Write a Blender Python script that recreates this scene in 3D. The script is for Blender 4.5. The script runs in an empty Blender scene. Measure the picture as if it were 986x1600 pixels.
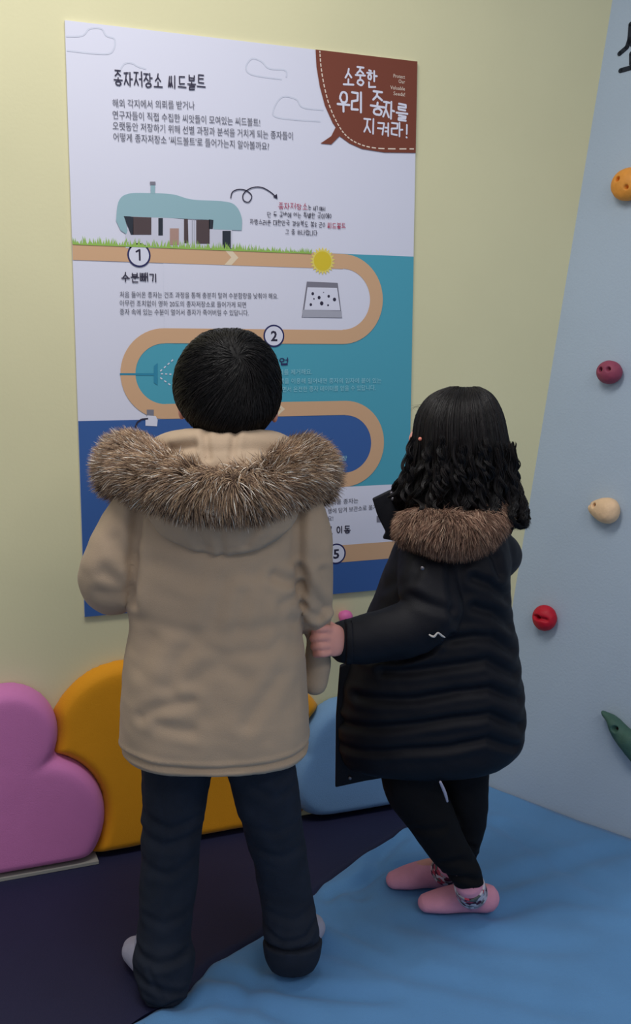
import bpy, bmesh, math, random
import numpy as np
from mathutils import Vector, Matrix, noise
from mathutils.bvhtree import BVHTree
from mathutils.geometry import tessellate_polygon
random.seed(7); RNG = np.random.default_rng(7)
SC = bpy.context.scene; COL = SC.collection
PI = math.pi

# ------------------------------------------------------------------ camera
W, H, FPX = 986, 1600, 1600.0
CAM = np.array([-0.3703, -2.4354, 1.2475])
F = np.array([0.36537, 0.91722, -0.15879]); R = np.array([0.92920, -0.36956, 0.00342]); D = np.array([-0.05555, -0.14880, -0.98731])
cam = bpy.data.cameras.new('camera'); camo = bpy.data.objects.new('camera', cam); COL.objects.link(camo)
cam.sensor_fit = 'HORIZONTAL'; cam.sensor_width = 36; cam.lens = 36 * FPX / W; cam.clip_start = .05
M = Matrix([[R[0], -D[0], -F[0], CAM[0]], [R[1], -D[1], -F[1], CAM[1]], [R[2], -D[2], -F[2], CAM[2]], [0, 0, 0, 1]])
camo.matrix_world = M; SC.camera = camo
# ------------------------------------------------------------------ world and lamps
wd = bpy.data.worlds.new('world'); SC.world = wd; wd.use_nodes = True
wd.node_tree.nodes['Background'].inputs[0].default_value = (.80, .86, 1, 1)
wd.node_tree.nodes['Background'].inputs[1].default_value = .30
def area(name, loc, size, power, color, target=None):
    l = bpy.data.lights.new(name, 'AREA'); l.shape = 'RECTANGLE'; l.size, l.size_y = size; l.energy = power; l.color = color
    o = bpy.data.objects.new(name, l); COL.objects.link(o); o.location = loc
    if target is not None:
        o.rotation_euler = (Vector(target) - Vector(loc)).to_track_quat('-Z', 'Y').to_euler()
    return o
area('ceiling_or_fill_lamp', (-.15, -.95, 2.75), (1.2, .5), 17, (1, .97, .93))
area('ceiling_or_fill_lamp', (.5, -3.4, 2.8), (1.6, .8), 19, (1, .97, .94))  # unseen lamp added behind the camera for fill
SC.view_settings.view_transform = 'Standard'; SC.view_settings.look = 'None'
SC.view_settings.gamma = 1; SC.view_settings.use_curve_mapping = False; SC.view_settings.exposure = 0.55

# ------------------------------------------------------------------ geometry helpers
YAW = math.atan2(F[0], F[1]); cyw, syw = math.cos(YAW), math.sin(YAW)
VX = np.array([cyw, -syw, 0.]); VY = np.array([syw, cyw, 0.]); VZ = np.array([0., 0., 1.])
CF = np.array([CAM[0], CAM[1], 0.])
def ray(x, y): return F + R * (x - W / 2) / FPX + D * (y - H / 2) / FPX
def plane(x, y, n, d):
    v = ray(x, y); return CAM + v * ((d - CAM @ n) / (v @ n))
def wl(x, y, wy=0.): return plane(x, y, np.array([0, 1., 0]), wy)      # a point of the yellow wall
def uv(x, y): p = wl(x, y, -.006); return (p[0], p[2])                 # the same, in poster metres
def vp(x, y, Y):                                                        # point at distance Y, in the viewing frame
    v = ray(x, y); a = np.array([v @ VX, v @ VY, v[2]]); t = Y / a[1]
    return np.array([a[0] * t, Y, CAM[2] + a[2] * t])
def fl(x, y, z=0.):
    v = ray(x, y); a = np.array([v @ VX, v @ VY, v[2]]); t = (z - CAM[2]) / a[2]
    return np.array([a[0] * t, a[1] * t, z])
def v2w(p): p = np.asarray(p, float); return CF + p[..., 0:1] * VX + p[..., 1:2] * VY + p[..., 2:3] * VZ
def lin(c): return tuple(((v / 255) / 12.92 if v / 255 < .04045 else ((v / 255 + .055) / 1.055) ** 2.4) for v in c)

# ------------------------------------------------------------------ materials
def mat(name, rgb, rough=.7, var=.0, vscale=6., bump=0., bscale=200., spec=.3, sheen=0., attr=None, metal=0.):
    m = bpy.data.materials.new(name); m.use_nodes = True; nt = m.node_tree; b = nt.nodes['Principled BSDF']
    c = lin(rgb); b.inputs['Base Color'].default_value = (*c, 1)
    b.inputs['Roughness'].default_value = rough; b.inputs['Specular IOR Level'].default_value = spec; b.inputs['Metallic'].default_value = metal
    if sheen: b.inputs['Sheen Weight'].default_value = sheen
    tc = nt.nodes.new('ShaderNodeTexCoord')
    if attr:
        a = nt.nodes.new('ShaderNodeVertexColor'); a.layer_name = attr; nt.links.new(a.outputs[0], b.inputs['Base Color'])
    elif var:
        n = nt.nodes.new('ShaderNodeTexNoise'); n.inputs['Scale'].default_value = vscale; n.inputs['Detail'].default_value = 6
        nt.links.new(tc.outputs['Object'], n.inputs['Vector'])
        r = nt.nodes.new('ShaderNodeValToRGB'); nt.links.new(n.outputs[0], r.inputs[0])
        r.color_ramp.elements[0].position = .3; r.color_ramp.elements[1].position = .7
        r.color_ramp.elements[0].color = (*[v * (1 - var) for v in c], 1); r.color_ramp.elements[1].color = (*[min(1, v * (1 + var)) for v in c], 1)
        nt.links.new(r.outputs[0], b.inputs['Base Color'])
    if bump:
        n2 = nt.nodes.new('ShaderNodeTexNoise'); n2.inputs['Scale'].default_value = bscale; n2.inputs['Detail'].default_value = 3
        nt.links.new(tc.outputs['Object'], n2.inputs['Vector'])
        bp = nt.nodes.new('ShaderNodeBump'); bp.inputs['Strength'].default_value = bump; bp.inputs['Distance'].default_value = .002
        nt.links.new(n2.outputs[0], bp.inputs['Height']); nt.links.new(bp.outputs[0], b.inputs['Normal'])
    return m
M_ = dict(
    yellow_wall=mat('yellow_wall_paint', (222, 216, 174), .75, .03, 2.5, .15, 120),
    blue_wall=mat('blue_climbing_panel', (170, 185, 200), .6, .03, 4, .35, 160),
    floor=mat('grey_floor', (120, 120, 118), .8, .05),
    navy=mat('navy_mat_vinyl', (30, 32, 60), .62, .05, 8, .3, 260),
    bluemat=mat('blue_mat_cloth', (88, 138, 186), .75, .07, 5, .4, 260, sheen=.1),
    pad_pink=mat('pink_pad_cloth', (206, 122, 178), .75, .03, 8, .35, 500, sheen=.1),
    pad_yellow=mat('mustard_pad_cloth', (226, 150, 10), .75, .03, 8, .35, 500, sheen=.1),
    pad_blue=mat('light_blue_pad_cloth', (118, 158, 198), .75, .03, 8, .35, 500, sheen=.1),
    coat=mat('beige_jacket_cloth', (180, 156, 130), .7, .03, 14, .3, 600, sheen=.1),
    dcoat=mat('navy_coat_cloth', (12, 12, 20), .6, .08, 20, .25, 600, spec=.25),
    jeans=mat('dark_denim', (28, 34, 46), .85, .18, 26, .5, 700),
    tights=mat('black_leggings', (10, 9, 12), .8, .05, 30, .3, 700, spec=.2),
    skin=mat('skin', (220, 156, 142), .5, .05, 25, .1, 400),
    lips=mat('lips', (178, 96, 92), .5), eye=mat('eye_white', (225, 222, 218), .25), iris=mat('dark_iris', (25, 16, 12), .2),
    hairbase=mat('black_hair_mass', (9, 7, 7), .6, spec=.2),
    hair=mat('black_hair', (13, 10, 10), .42, spec=.35, attr='Col'),
    fur=mat('fur', (140, 110, 90), .85, spec=.15, attr='Col'),
    furbase=mat('fur_backing', (96, 76, 64), .9, spec=.1),
    pinksock=mat('pink_sock_knit', (222, 152, 172), .85, .05, 40, .4, 500),
    greysock=mat('pale_grey_sock_knit', (170, 168, 184), .85, .06, 40, .4, 500),
    metal=mat('snap_metal', (120, 116, 122), .35, metal=.8),
    cord=mat('pale_cord', (186, 182, 178), .6), earring=mat('pink_earring', (235, 140, 120), .25),
    o_hold=mat('orange_resin', (226, 150, 62), .55, .06, 60, .3, 300), m_hold=mat('mauve_resin', (146, 66, 88), .55, .06, 60, .3, 300),
    c_hold=mat('cream_resin', (232, 196, 156), .55, .05, 60, .3, 300), r_hold=mat('red_resin', (186, 22, 44), .5, .06, 60, .3, 300),
    g_hold=mat('green_resin', (64, 96, 84), .6, .1, 40, .4, 300), knob=mat('pink_knob', (222, 112, 168), .5),
    hole=mat('bolt_hole_shade', (40, 22, 20), .5), lettering=mat('black_vinyl_letter', (24, 32, 46), .5),
    board=mat('white_poster_board', (222, 222, 236), .55, spec=.25),
)
def ink(name, rgb): M_[name] = mat('ink_' + name, rgb, .55, spec=.25)
for n_, c_ in dict(white=(222, 222, 236), teal=(80, 164, 184), blue=(60, 98, 160), tan=(214, 172, 134), paletan=(230, 210, 180), brown=(124, 66, 50), stitch=(232, 214, 196),
                   ink=(50, 46, 66), text=(92, 92, 104), cloud=(210, 213, 227), roof=(150, 184, 192), navyline=(44, 44, 92), darkwin=(46, 52, 62), winbrown=(84, 70, 72), door=(176, 142, 130),
                   wall=(206, 206, 220), grass=(150, 190, 90), sun=(222, 196, 52), ray=(232, 214, 110), grey=(128, 126, 138), lgrey=(172, 172, 184), pale=(150, 208, 220), red=(178, 60, 90),
                   spray=(52, 138, 168), palered=(196, 112, 110)).items(): ink(n_, c_)

# ------------------------------------------------------------------ object helpers
def link(name, me, m, parent=None, smooth=True):
    o = bpy.data.objects.new(name, me); COL.objects.link(o)
    if m is not None: me.materials.clear(); me.materials.append(m)
    if smooth: me.polygons.foreach_set('use_smooth', [True] * len(me.polygons))
    if parent is not None: o.parent = parent
    return o
def pyd(V, Fc): me = bpy.data.meshes.new('mesh'); me.from_pydata([tuple(v) for v in V], [], [tuple(f) for f in Fc]); me.update(); return me
def tag(o, label, cat, group=None):
    o['label'] = label; o['category'] = cat
    if group: o['group'] = group
    return o
def struct(o): o['kind'] = 'structure'; return o
def thing(name, label, cat, loc=(0, 0, 0), rz=0, group=None):
    o = bpy.data.objects.new(name, None); COL.objects.link(o); o.location = loc; o.rotation_euler = (0, 0, rz); o.empty_display_size = .05
    return tag(o, label, cat, group)

def catmull(P, n):
    P = np.asarray(P, float); k = len(P); t = np.linspace(0, k - 1, n); i = np.clip(t.astype(int), 0, k - 2); f = (t - i)[:, None]
    g = lambda j: P[np.clip(j, 0, k - 1)]
    p0, p1, p2, p3 = g(i - 1), g(i), g(i + 1), g(i + 2)
    return .5 * (2 * p1 + (p2 - p0) * f + (2 * p0 - 5 * p1 + 4 * p2 - p3) * f ** 2 + (3 * p1 - p0 - 3 * p2 + p3) * f ** 3)
def ringmesh(rings):                                                    # rings (n, m, 3) -> closed skin with end caps
    rings = np.asarray(rings); n, m = rings.shape[:2]; V = rings.reshape(-1, 3); Fc = []
    for i in range(n - 1):
        for j in range(m):
            k = (j + 1) % m; Fc.append((i * m + j, i * m + k, (i + 1) * m + k, (i + 1) * m + j))
    V = np.vstack([V, rings[0].mean(0), rings[-1].mean(0)]); a = n * m; b = a + 1
    for j in range(m):
        k = (j + 1) % m; Fc.append((a, k, j)); Fc.append((b, (n - 1) * m + j, (n - 1) * m + k))
    return V, Fc
def tube(pts, rad, n=24, m=20, flat=None, rcap=True):                   # tapered limb; rad scalars or (ra, rb); flat = direction of rb
    P = catmull(pts, n); rr = np.array([(r, r) if np.isscalar(r) else r for r in rad], float); Q = catmull(rr, n)
    T = np.gradient(P, axis=0); T /= np.linalg.norm(T, axis=1)[:, None] + 1e-12
    ref = np.array(flat if flat is not None else (0, 1, .13), float)
    A = np.cross(T, ref); A /= np.linalg.norm(A, axis=1)[:, None] + 1e-9; B = np.cross(A, T)
    if rcap:                                                            # rounded ends
        ex = []
        for s in (0, -1):
            q = []
            for ang in (30, 60, 80):
                a = math.radians(ang); r = Q[s].mean()
                q.append((P[s] + T[s] * (-1 if s == 0 else 1) * r * math.sin(a) * .9, Q[s] * math.cos(a), A[s], B[s]))
            ex.append(q)
        P = np.vstack([[q[0] for q in ex[0][::-1]], P, [q[0] for q in ex[1]]]); Q = np.vstack([[q[1] for q in ex[0][::-1]], Q, [q[1] for q in ex[1]]])
        A = np.vstack([[q[2] for q in ex[0][::-1]], A, [q[2] for q in ex[1]]]); B = np.vstack([[q[3] for q in ex[0][::-1]], B, [q[3] for q in ex[1]]])
    th = np.linspace(0, 2 * PI, m, endpoint=False)
    rg = P[:, None] + A[:, None] * (Q[:, None, 0:1] * np.cos(th)[None, :, None]) + B[:, None] * (Q[:, None, 1:2] * np.sin(th)[None, :, None])
    return ringmesh(rg)
def ball(c, r, rot=None, n=14, m=20):
    th = np.linspace(.12, PI - .12, n); ph = np.linspace(0, 2 * PI, m, endpoint=False)
    P = np.stack([np.outer(np.sin(th), np.cos(ph)), np.outer(np.sin(th), np.sin(ph)), np.outer(np.cos(th), np.ones(m))], -1) * np.array(r)
    if rot is not None: P = P @ np.asarray(rot).T
    return ringmesh(P + np.array(c))
class Loft:                                                             # body of stacked rings: (y_px, xl_px, xr_px, back, front[, Yc])
    def __init__(s, rows, Y, n=60, m=72, e=2.3):
        q = []
        for r in rows:
            yc = Y + (r[5] if len(r) > 5 else 0); a = vp(r[1], r[0], yc); b = vp(r[2], r[0], yc)
            q.append([(a[0] + b[0]) / 2, yc, (a[2] + b[2]) / 2, (b[0] - a[0]) / 2, r[3], r[4], (b[2] - a[2]) / 2])
        s.q = catmull(q, n); s.n, s.m, s.e = n, m, e
    def pt(s, t, ph):                                                   # arrays t 0..1, ph angle (0 = right, pi/2 = away)
        k = np.clip(np.asarray(t) * (s.n - 1), 0, s.n - 1.001); i = k.astype(int); f = (k - i)[..., None]
        q = s.q[i] * (1 - f) + s.q[i + 1] * f
        c, d = np.cos(ph), np.sin(ph); sg = lambda v: np.sign(v) * np.abs(v) ** (2 / s.e)
        X = q[..., 0] + q[..., 3] * sg(c); Yv = q[..., 1] + np.where(d > 0, q[..., 5], q[..., 4]) * sg(d)
        return np.stack([X, Yv, q[..., 2] + q[..., 6] * sg(c)], -1)
    def skin(s):
        t = np.linspace(0, 1, s.n)[:, None] + np.zeros((1, s.m)); ph = np.linspace(0, 2 * PI, s.m, endpoint=False)[None] + np.zeros((s.n, 1))
        return ringmesh(s.pt(t, ph))
def fuse(shapes, voxel, smooth=4, fac=.5):                              # overlapping shapes -> one continuous skin
    V = []; Fc = []; o = 0
    for v, f in shapes:
        V.append(v); Fc += [tuple(i + o for i in q) for q in f]; o += len(v)
    me = pyd(np.vstack(V), Fc); ob = bpy.data.objects.new('tmp', me); COL.objects.link(ob)
    bm = bmesh.new(); bm.from_mesh(me); bmesh.ops.recalc_face_normals(bm, faces=bm.faces); bm.to_mesh(me); bm.free()
    rm = ob.modifiers.new('r', 'REMESH'); rm.mode = 'VOXEL'; rm.voxel_size = voxel; rm.use_smooth_shade = True
    if smooth:
        sm = ob.modifiers.new('s', 'SMOOTH'); sm.factor = fac; sm.iterations = smooth
    bpy.context.view_layer.update()
    out = bpy.data.meshes.new_from_object(ob.evaluated_get(bpy.context.evaluated_depsgraph_get()))
    bpy.data.objects.remove(ob); bpy.data.meshes.remove(me); return out
def co(me): a = np.empty(len(me.vertices) * 3); me.vertices.foreach_get('co', a); return a.reshape(-1, 3)
def no(me): a = np.empty(len(me.vertices) * 3); me.vertices.foreach_get('normal', a); return a.reshape(-1, 3)
def setco(me, V): me.vertices.foreach_set('co', V.ravel()); me.update()
def segdist(P, poly):
    d = np.full(len(P), 9.)
    for a, b in zip(poly[:-1], poly[1:]):
        a = np.array(a); b = np.array(b); ab = b - a; t = np.clip(((P - a) @ ab) / (ab @ ab + 1e-12), 0, 1)
        d = np.minimum(d, np.linalg.norm(P - a - t[:, None] * ab, axis=1))
    return d
def wob(P, s, seed=0):                                                  # smooth pseudo noise from sines, about -1..1
    r = np.random.default_rng(seed); v = np.zeros(len(P)); w = P * s
    for k in range(7):
        d = r.normal(size=3); d /= np.linalg.norm(d); v += np.sin(w @ d * (1 + .35 * k) + r.uniform(0, 6) + 1.3 * np.sin(w @ r.normal(size=3) * .7 + k)) / (1 + .3 * k)
    return v / 3.2
def folds(me, creases, Y, amp=.0, s=30, side=-1, seed=1):               # creases: (px polyline, depth, width); 2-D distance in the x-z plane
    V = co(me); N = no(me); dsp = amp * wob(V, s, seed) + amp * .5 * wob(V, s * 2.3, seed + 1)
    for poly, dep, wid, *sd in creases:
        yy = Y; q = [vp(x, y, yy)[[0, 2]] for x, y in poly]
        d = segdist(V[:, [0, 2]], q); k = sd[0] if sd else side
        m_ = np.exp(-(d / wid) ** 2) * -dep + .45 * dep * np.exp(-((d - 2.0 * wid) / (wid * 1.1)) ** 2)
        if k: m_ = m_ * np.clip(N[:, 1] * 3 * k, 0, 1)
        dsp += m_
    setco(me, V + N * dsp[:, None])
def fib(P, rad, col):                                                   # strands P (N,K,3), rad (K,), col (N,K,3) -> mesh of thin tapering prisms
    N, K = P.shape[:2]; T = np.gradient(P, axis=1); T /= np.linalg.norm(T, axis=2, keepdims=True) + 1e-12
    u = RNG.normal(size=(N, 1, 3)); A = np.cross(T, u); A /= np.linalg.norm(A, axis=2, keepdims=True) + 1e-9; B = np.cross(T, A)
    rr = np.asarray(rad).reshape(1, K, 1) if np.ndim(rad) == 1 else rad[..., None]
    rg = np.stack([P + rr * (A * math.cos(a) + B * math.sin(a)) for a in (0, 2 * PI / 3, 4 * PI / 3)], 2)
    V = rg.reshape(-1, 3); b = (np.arange(N)[:, None] * K + np.arange(K - 1)[None]) * 3
    q = []
    for j in range(3):
        k = (j + 1) % 3; q.append(np.stack([b + j, b + k, b + 3 + k, b + 3 + j], -1).reshape(-1, 4))
    q = np.concatenate(q); me = bpy.data.meshes.new('strands'); me.vertices.add(len(V)); me.vertices.foreach_set('co', V.ravel())
    me.loops.add(q.size); me.loops.foreach_set('vertex_index', q.ravel().astype(np.int32)); me.polygons.add(len(q))
    me.polygons.foreach_set('loop_start', (np.arange(len(q)) * 4).astype(np.int32)); me.update(calc_edges=True)
    ca = me.color_attributes.new('Col', 'FLOAT_COLOR', 'POINT'); c4 = np.ones((N, K, 3, 4)); c4[..., :3] = col[:, :, None, :]
    ca.data.foreach_set('color', c4.ravel()); return me
class Person:
    def __init__(s, base, label): s.b = np.array([base[0], base[1], 0.]); s.o = thing('person', label, 'person', tuple(v2w(s.b)), -YAW)
    def add(s, name, me, m, parent=None, smooth=True):
        setco(me, co(me) - s.b); return link(name, me, m, parent if parent is not None else s.o, smooth)

# ================================================================== SETTING
def quad(P): return pyd(P, [tuple(range(len(P)))])
def slab(P, n, t):                                                      # thick panel: polygon P, pushed by t along n
    P = np.array(P, float); Q = P + np.array(n) * t; k = len(P); Fc = [tuple(range(k)), tuple(range(2 * k - 1, k - 1, -1))]
    Fc += [(i, (i + 1) % k, k + (i + 1) % k, k + i) for i in range(k)]
    me = pyd(np.vstack([P, Q]), Fc); bm = bmesh.new(); bm.from_mesh(me); bmesh.ops.recalc_face_normals(bm, faces=bm.faces); bm.to_mesh(me); bm.free(); return me
CX, LEAN = 1.1285, .150                                                  # foot of the joint between the walls, lean of the climbing wall
bdir = np.array([.165, -.424, 0]); bdir /= np.linalg.norm(bdir)
up = np.array([LEAN, 0, 1.]); cn = np.cross(up, bdir); cn /= np.linalg.norm(cn)
if cn[0] > 0: cn = -cn                                                  # towards the room
C0 = np.array([CX, 0, 0.])
struct(link('wall_left', slab([(-2.2, 0, -.12), (CX + LEAN * -.12, 0, -.12), (CX + LEAN * 2.9, 0, 2.9), (-2.2, 0, 2.9)], (0, 1, 0), .1), M_['yellow_wall'], smooth=False))
q0 = C0 + up * -.12; q1 = C0 + up * 2.9
struct(link('wall_right', slab([q0, q0 + bdir * 3.2, q1 + bdir * 3.2, q1], -cn, .03), M_['blue_wall'], smooth=False))
struct(link('floor', slab([(-2.2, -4.5, -.06), (3.2, -4.5, -.06), (3.2, .1, -.06), (-2.2, .1, -.06)], (0, 0, -1), .05), M_['floor'], smooth=False))
def cl(x, y, off=0.): return plane(x, y, cn, C0 @ cn + off)               # a point of the climbing wall

# ------------------------------------------------------------------ floor mats
edge = [fl(170, 1610), fl(192, 1598), fl(240, 1573), fl(282, 1553), fl(322, 1508), fl(362, 1483), fl(400, 1463), fl(440, 1432), fl(490, 1390), fl(560, 1340), fl(640, 1288), fl(690, 1256)]
edge = [v2w(e)[:2] for e in edge]; edge = [edge[0] + (edge[0] - edge[2]) * 6] + edge + [np.array([.95, -.004])]
Bc = catmull(np.array(edge), 150)
def matgrid(far, nv, ztop, wr, gap, name, m, label):
    far = np.asarray(far); tf = np.linspace(0, 1, 150); Fp = catmull(far, 150) if len(far) > 2 else far[0] + tf[:, None] * (far[1] - far[0])
    dv = Fp - Bc; Ln = np.linalg.norm(dv, axis=1, keepdims=True); st = Bc + dv / (Ln + 1e-9) * gap
    vv = np.linspace(0, 1, nv) ** 1.5; G = st[:, None] + vv[None, :, None] * (Fp - st)[:, None]
    P = np.concatenate([G, np.zeros((150, nv, 1))], 2); fp = P.reshape(-1, 3)
    d0 = np.linalg.norm(G - st[:, None], axis=2); z = ztop - .012 * np.exp(-(d0 / .012) ** 2)
    P[..., 2] = z + wr(fp).reshape(150, nv)
    low = P.copy(); low[..., 2] = -.057
    V = np.vstack([P.reshape(-1, 3), low[:, [0, -1]].reshape(-1, 3)]); Fc = []; n = 150 * nv
    for i in range(149):
        for j in range(nv - 1): a = i * nv + j; Fc.append((a, a + 1, a + nv + 1, a + nv))
        Fc.append((i * nv, (i + 1) * nv, n + 2 * (i + 1), n + 2 * i)); Fc.append((i * nv + nv - 1, n + 2 * i + 1, n + 2 * i + 3, (i + 1) * nv + nv - 1)); Fc.append((n + 2 * i, n + 2 * i + 2, n + 2 * i + 3, n + 2 * i + 1))
    Fc += [tuple([j for j in range(nv)] + [n + 1, n]), tuple([149 * nv + j for j in range(nv)][::-1] + [n + 298, n + 299])]
    me = pyd(V, Fc); bm = bmesh.new(); bm.from_mesh(me); bmesh.ops.recalc_face_normals(bm, faces=bm.faces); bm.to_mesh(me); bm.free()
    return tag(link(name, me, m), label, 'mat')
def fc(px): return [v2w(fl(*p))[:2] for p in px]
BC = [([(520, 1400), (600, 1360), (660, 1350)], .005, .018), ([(495, 1395), (540, 1450), (640, 1500)], .004, .02), ([(640, 1440), (760, 1470), (900, 1480)], .004, .03), ([(780, 1380), (880, 1350), (960, 1330)], .004, .03),
      ([(330, 1520), (420, 1545), (600, 1560)], .005, .02), ([(280, 1570), (380, 1560), (480, 1600)], .004, .02), ([(560, 1400), (600, 1330), (625, 1310)], .005, .02), ([(505, 1480), (640, 1520), (900, 1580)], .004, .025),
      ([(780, 1290), (850, 1330), (950, 1400)], .004, .025), ([(360, 1590), (420, 1500), (440, 1480)], .004, .02), ([(770, 1430), (860, 1400), (980, 1420)], .004, .025)]
def wrb(P):
    z = .002 * wob(P, 9, 3) + .0015 * wob(P, 22, 4)
    for poly, dep, w in BC: d = segdist(P[:, :2], fc(poly)); z += -dep * np.exp(-(d / w) ** 2) + .6 * dep * np.exp(-((d - 1.9 * w) / w) ** 2)
    z = np.clip(z * 1.8, -.03, .008)
    e = np.clip(-P[:, 1] / .05, 0, 1); return z * e
matgrid([(1.95, -4.3), (2.15, -3.9), (2.3, -3.3), (2.2, -2.75), (1.62, -1.26), (1.36, -.60), (1.24, -.31), (1.195, -.19), (1.155, -.09), (1.122, -.008)], 60, .0, wrb, .003, 'floor_mat', M_['bluemat'], 'crumpled bright blue cloth-covered floor mat at the foot of the climbing wall')
matgrid([(-2.1, -4.3), (-2.1, -3.2), (-2.1, -2), (-2.05, -.7), (-1.9, -.06), (-1.2, -.004), (-.6, -.004), (-.1, -.004), (.4, -.004), (.85, -.004)], 60, -.003, lambda P: .0015 * wob(P, 6, 9) * np.clip(-P[:, 1] / .05, 0, 1), -.003, 'floor_mat', M_['navy'], 'dark navy floor mat along the yellow wall under the cloud pads')

# ------------------------------------------------------------------ cloud pads on the wall
def lobes(spec, T): # px circles, read on the pad's front
    out = []
    for cx, cy, r in spec:
        c = wl(cx, cy, -T * .8); a = wl(cx + r, cy, -T * .8); b = wl(cx, cy - r, -T * .8); out.append((c[0], max(c[2], .0), abs(a[0] - c[0]), abs(b[2] - c[2])))
    return out
def pad(spec, T, name, m, label, avoid=None):
    L = spec; sh = []
    for cx, cz, rx, rz in L:
        s = np.array([0, .15, .3, .5, .65, .78, .87, .93, .97, .99, 1.0]); th = np.linspace(0, 2 * PI, 64, endpoint=False)
        e_ = .034 / max(rx, rz); h = T * np.where(s > 1 - e_, np.sqrt(np.clip(1 - ((s - (1 - e_)) / e_) ** 2, 0, 1)), 1) * (1 - .04 * s ** 2)
        rg = np.stack([cx + rx * np.outer(s[1:], np.cos(th)), -h[1:, None] + 0 * th[None], cz + rz * np.outer(s[1:], np.sin(th))], -1)
        bk = rg[-1:].copy(); bk[..., 1] = -.0005; rg = np.concatenate([rg, bk])
        sh.append(ringmesh(rg))
    me = fuse(sh, .0065, 5); V = co(me)
    if avoid:
        d = np.full(len(V), 9.)
        for cx, cz, rx, rz in avoid: d = np.minimum(d, (np.hypot((V[:, 0] - cx) / rx, (V[:, 2] - cz) / rz) - 1) * (rx + rz) / 2)
        f = np.clip((d + .004) / .028, 0, 1); V[:, 1] *= np.sqrt(1 - (1 - f) ** 2) * .93 + .07
    zc = .005; low = V[:, 2] < .03; V[low, 2] = np.maximum(V[low, 2], zc); k = np.clip((V[:, 2] - zc) / .022, 0, 1); V[:, 1] = np.minimum(V[:, 1] * (.35 + .65 * np.sqrt(1 - (1 - k) ** 2)), -.001)
    setco(me, V)
    if avoid:                                                           # cut the pad where its neighbour's edge begins
        bm = bmesh.new(); bm.from_mesh(me); bm.verts.ensure_lookup_table(); bmesh.ops.delete(bm, geom=[bm.verts[i] for i in np.nonzero(d < -.012)[0]], context='VERTS'); bm.to_mesh(me); bm.free(); me.update(); V = co(me)
    c = V.mean(0); c[1] = 0; c[2] = 0; setco(me, V - c); o = link(name, me, m); o.location = c; return tag(o, label, 'wall pad')
LP = lobes([(12, 1158, 83), (62, 1290, 107), (-120, 1170, 80), (-170, 1310, 105), (-50, 1300, 130), (-30, 1230, 100), (10, 1225, 62)], .07)
LB = lobes([(546, 1166, 72), (532, 1212, 74), (640, 1180, 72), (690, 1215, 45), (600, 1220, 90)], .07)
LY = lobes([(198, 1152, 117), (310, 1115, 95), (424, 1160, 90), (440, 1225, 70), (180, 1240, 110), (300, 1230, 120), (400, 1225, 90)], .05)
pad(LP, .07, 'cloud_pad', M_['pad_pink'], 'pink cloud-shaped padded cushion on the wall at far left')
pad(LB, .07, 'cloud_pad', M_['pad_blue'], 'light blue cloud-shaped wall cushion between the two children')
pad(LY, .05, 'cloud_pad', M_['pad_yellow'], 'mustard yellow cloud-shaped wall cushion behind the child in beige', LP + LB)
# white seam strip where the pads meet the mat
struct(link('trim_1', slab([(-2.1, 0, -.003), (.005, 0, -.003), (.005, 0, .004), (-2.1, 0, .004)], (0, -1, 0), .068), mat('pale_trim', (150, 148, 140), .6), smooth=False))
# round pink knob on the wall, its use unknown
kc = wl(540, 964, -.02); k0 = thing('wall_knob', 'small round pink knob on the yellow wall just below the poster', 'peg', (kc[0], 0, kc[2]))
me = fuse([ball((0, -.022, 0), (.019, .019, .019))], .002, 2); link('knob_head', me, M_['knob'], k0)
me = fuse([tube([(0, 0, 0), (0, -.006, 0)], [.013, .013], rcap=False, flat=(0, 0, 1))], .002, 1); link('base_plate', me, M_['knob'], k0)

# ------------------------------------------------------------------ climbing holds
up3 = np.array(up) / np.linalg.norm(up); sd3 = np.cross(up3, cn)
if sd3 @ VX < 0: sd3 = -sd3
HR = Matrix([[sd3[i], cn[i], up3[i]] for i in range(3)]).to_4x4()           # local x along the wall, y out of it, z up it
def hold(px, w, h, t, m, label, holes, fn=None, ang=0):
    c = cl(*px, .0)
    g = tag(bpy.data.objects.new('climbing_hold', None), label, 'climbing hold', 'bolt-on holds of the light blue climbing wall'); COL.objects.link(g)
    g.matrix_world = Matrix.Translation(Vector(c)) @ HR @ Matrix.Rotation(ang, 4, 'Y'); g.empty_display_size = .03
    me = fuse([ball((0, t * .42, 0), (w / 2, t * .62, h / 2), n=22, m=32)], .0018, 3); V = co(me); V[:, 1] = np.maximum(V[:, 1], 0)
    if fn: V = fn(V)
    V += no(me) * (.0008 * wob(V, 120, 5))[:, None]
    for hx, hz, hr in holes:
        d = np.hypot(V[:, 0] - hx, V[:, 2] - hz); V[:, 1] -= np.where(V[:, 1] > 0, .35 * t * (1 / (1 + np.exp((d - hr) / .0011))), 0)
    V[:, 1] = np.maximum(V[:, 1], 0); setco(me, V); link('hold_body', me, m, g)
    for hx, hz, hr in holes:
        i = np.argmin(np.hypot(V[:, 0] - hx, V[:, 2] - hz) - (V[:, 1] > .01) * 1.)
        me = fuse([tube([(hx, V[i, 1] - .004, hz), (hx, V[i, 1] + .002, hz)], [hr * .8, hr * .8], rcap=False, flat=(0, 0, 1))], .001, 1); link('bolt', me, M_['hole'], g)  # dark plug, its colour stands for the shade inside the bolt hole
def notch(V): V = V.copy(); V[:, 1] -= .009 * np.exp(-(V[:, 2] / .005) ** 2) * (V[:, 1] > 0) * np.clip((.028 - np.abs(V[:, 0])) / .01, 0, 1); return V
def pear(V): V = V.copy(); V[:, 2] *= 1 + .35 * np.clip(V[:, 0] / .05, -1, 1); V[:, 1] *= 1 + .2 * np.clip(V[:, 0] / .05, -1, 1); return V
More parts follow.
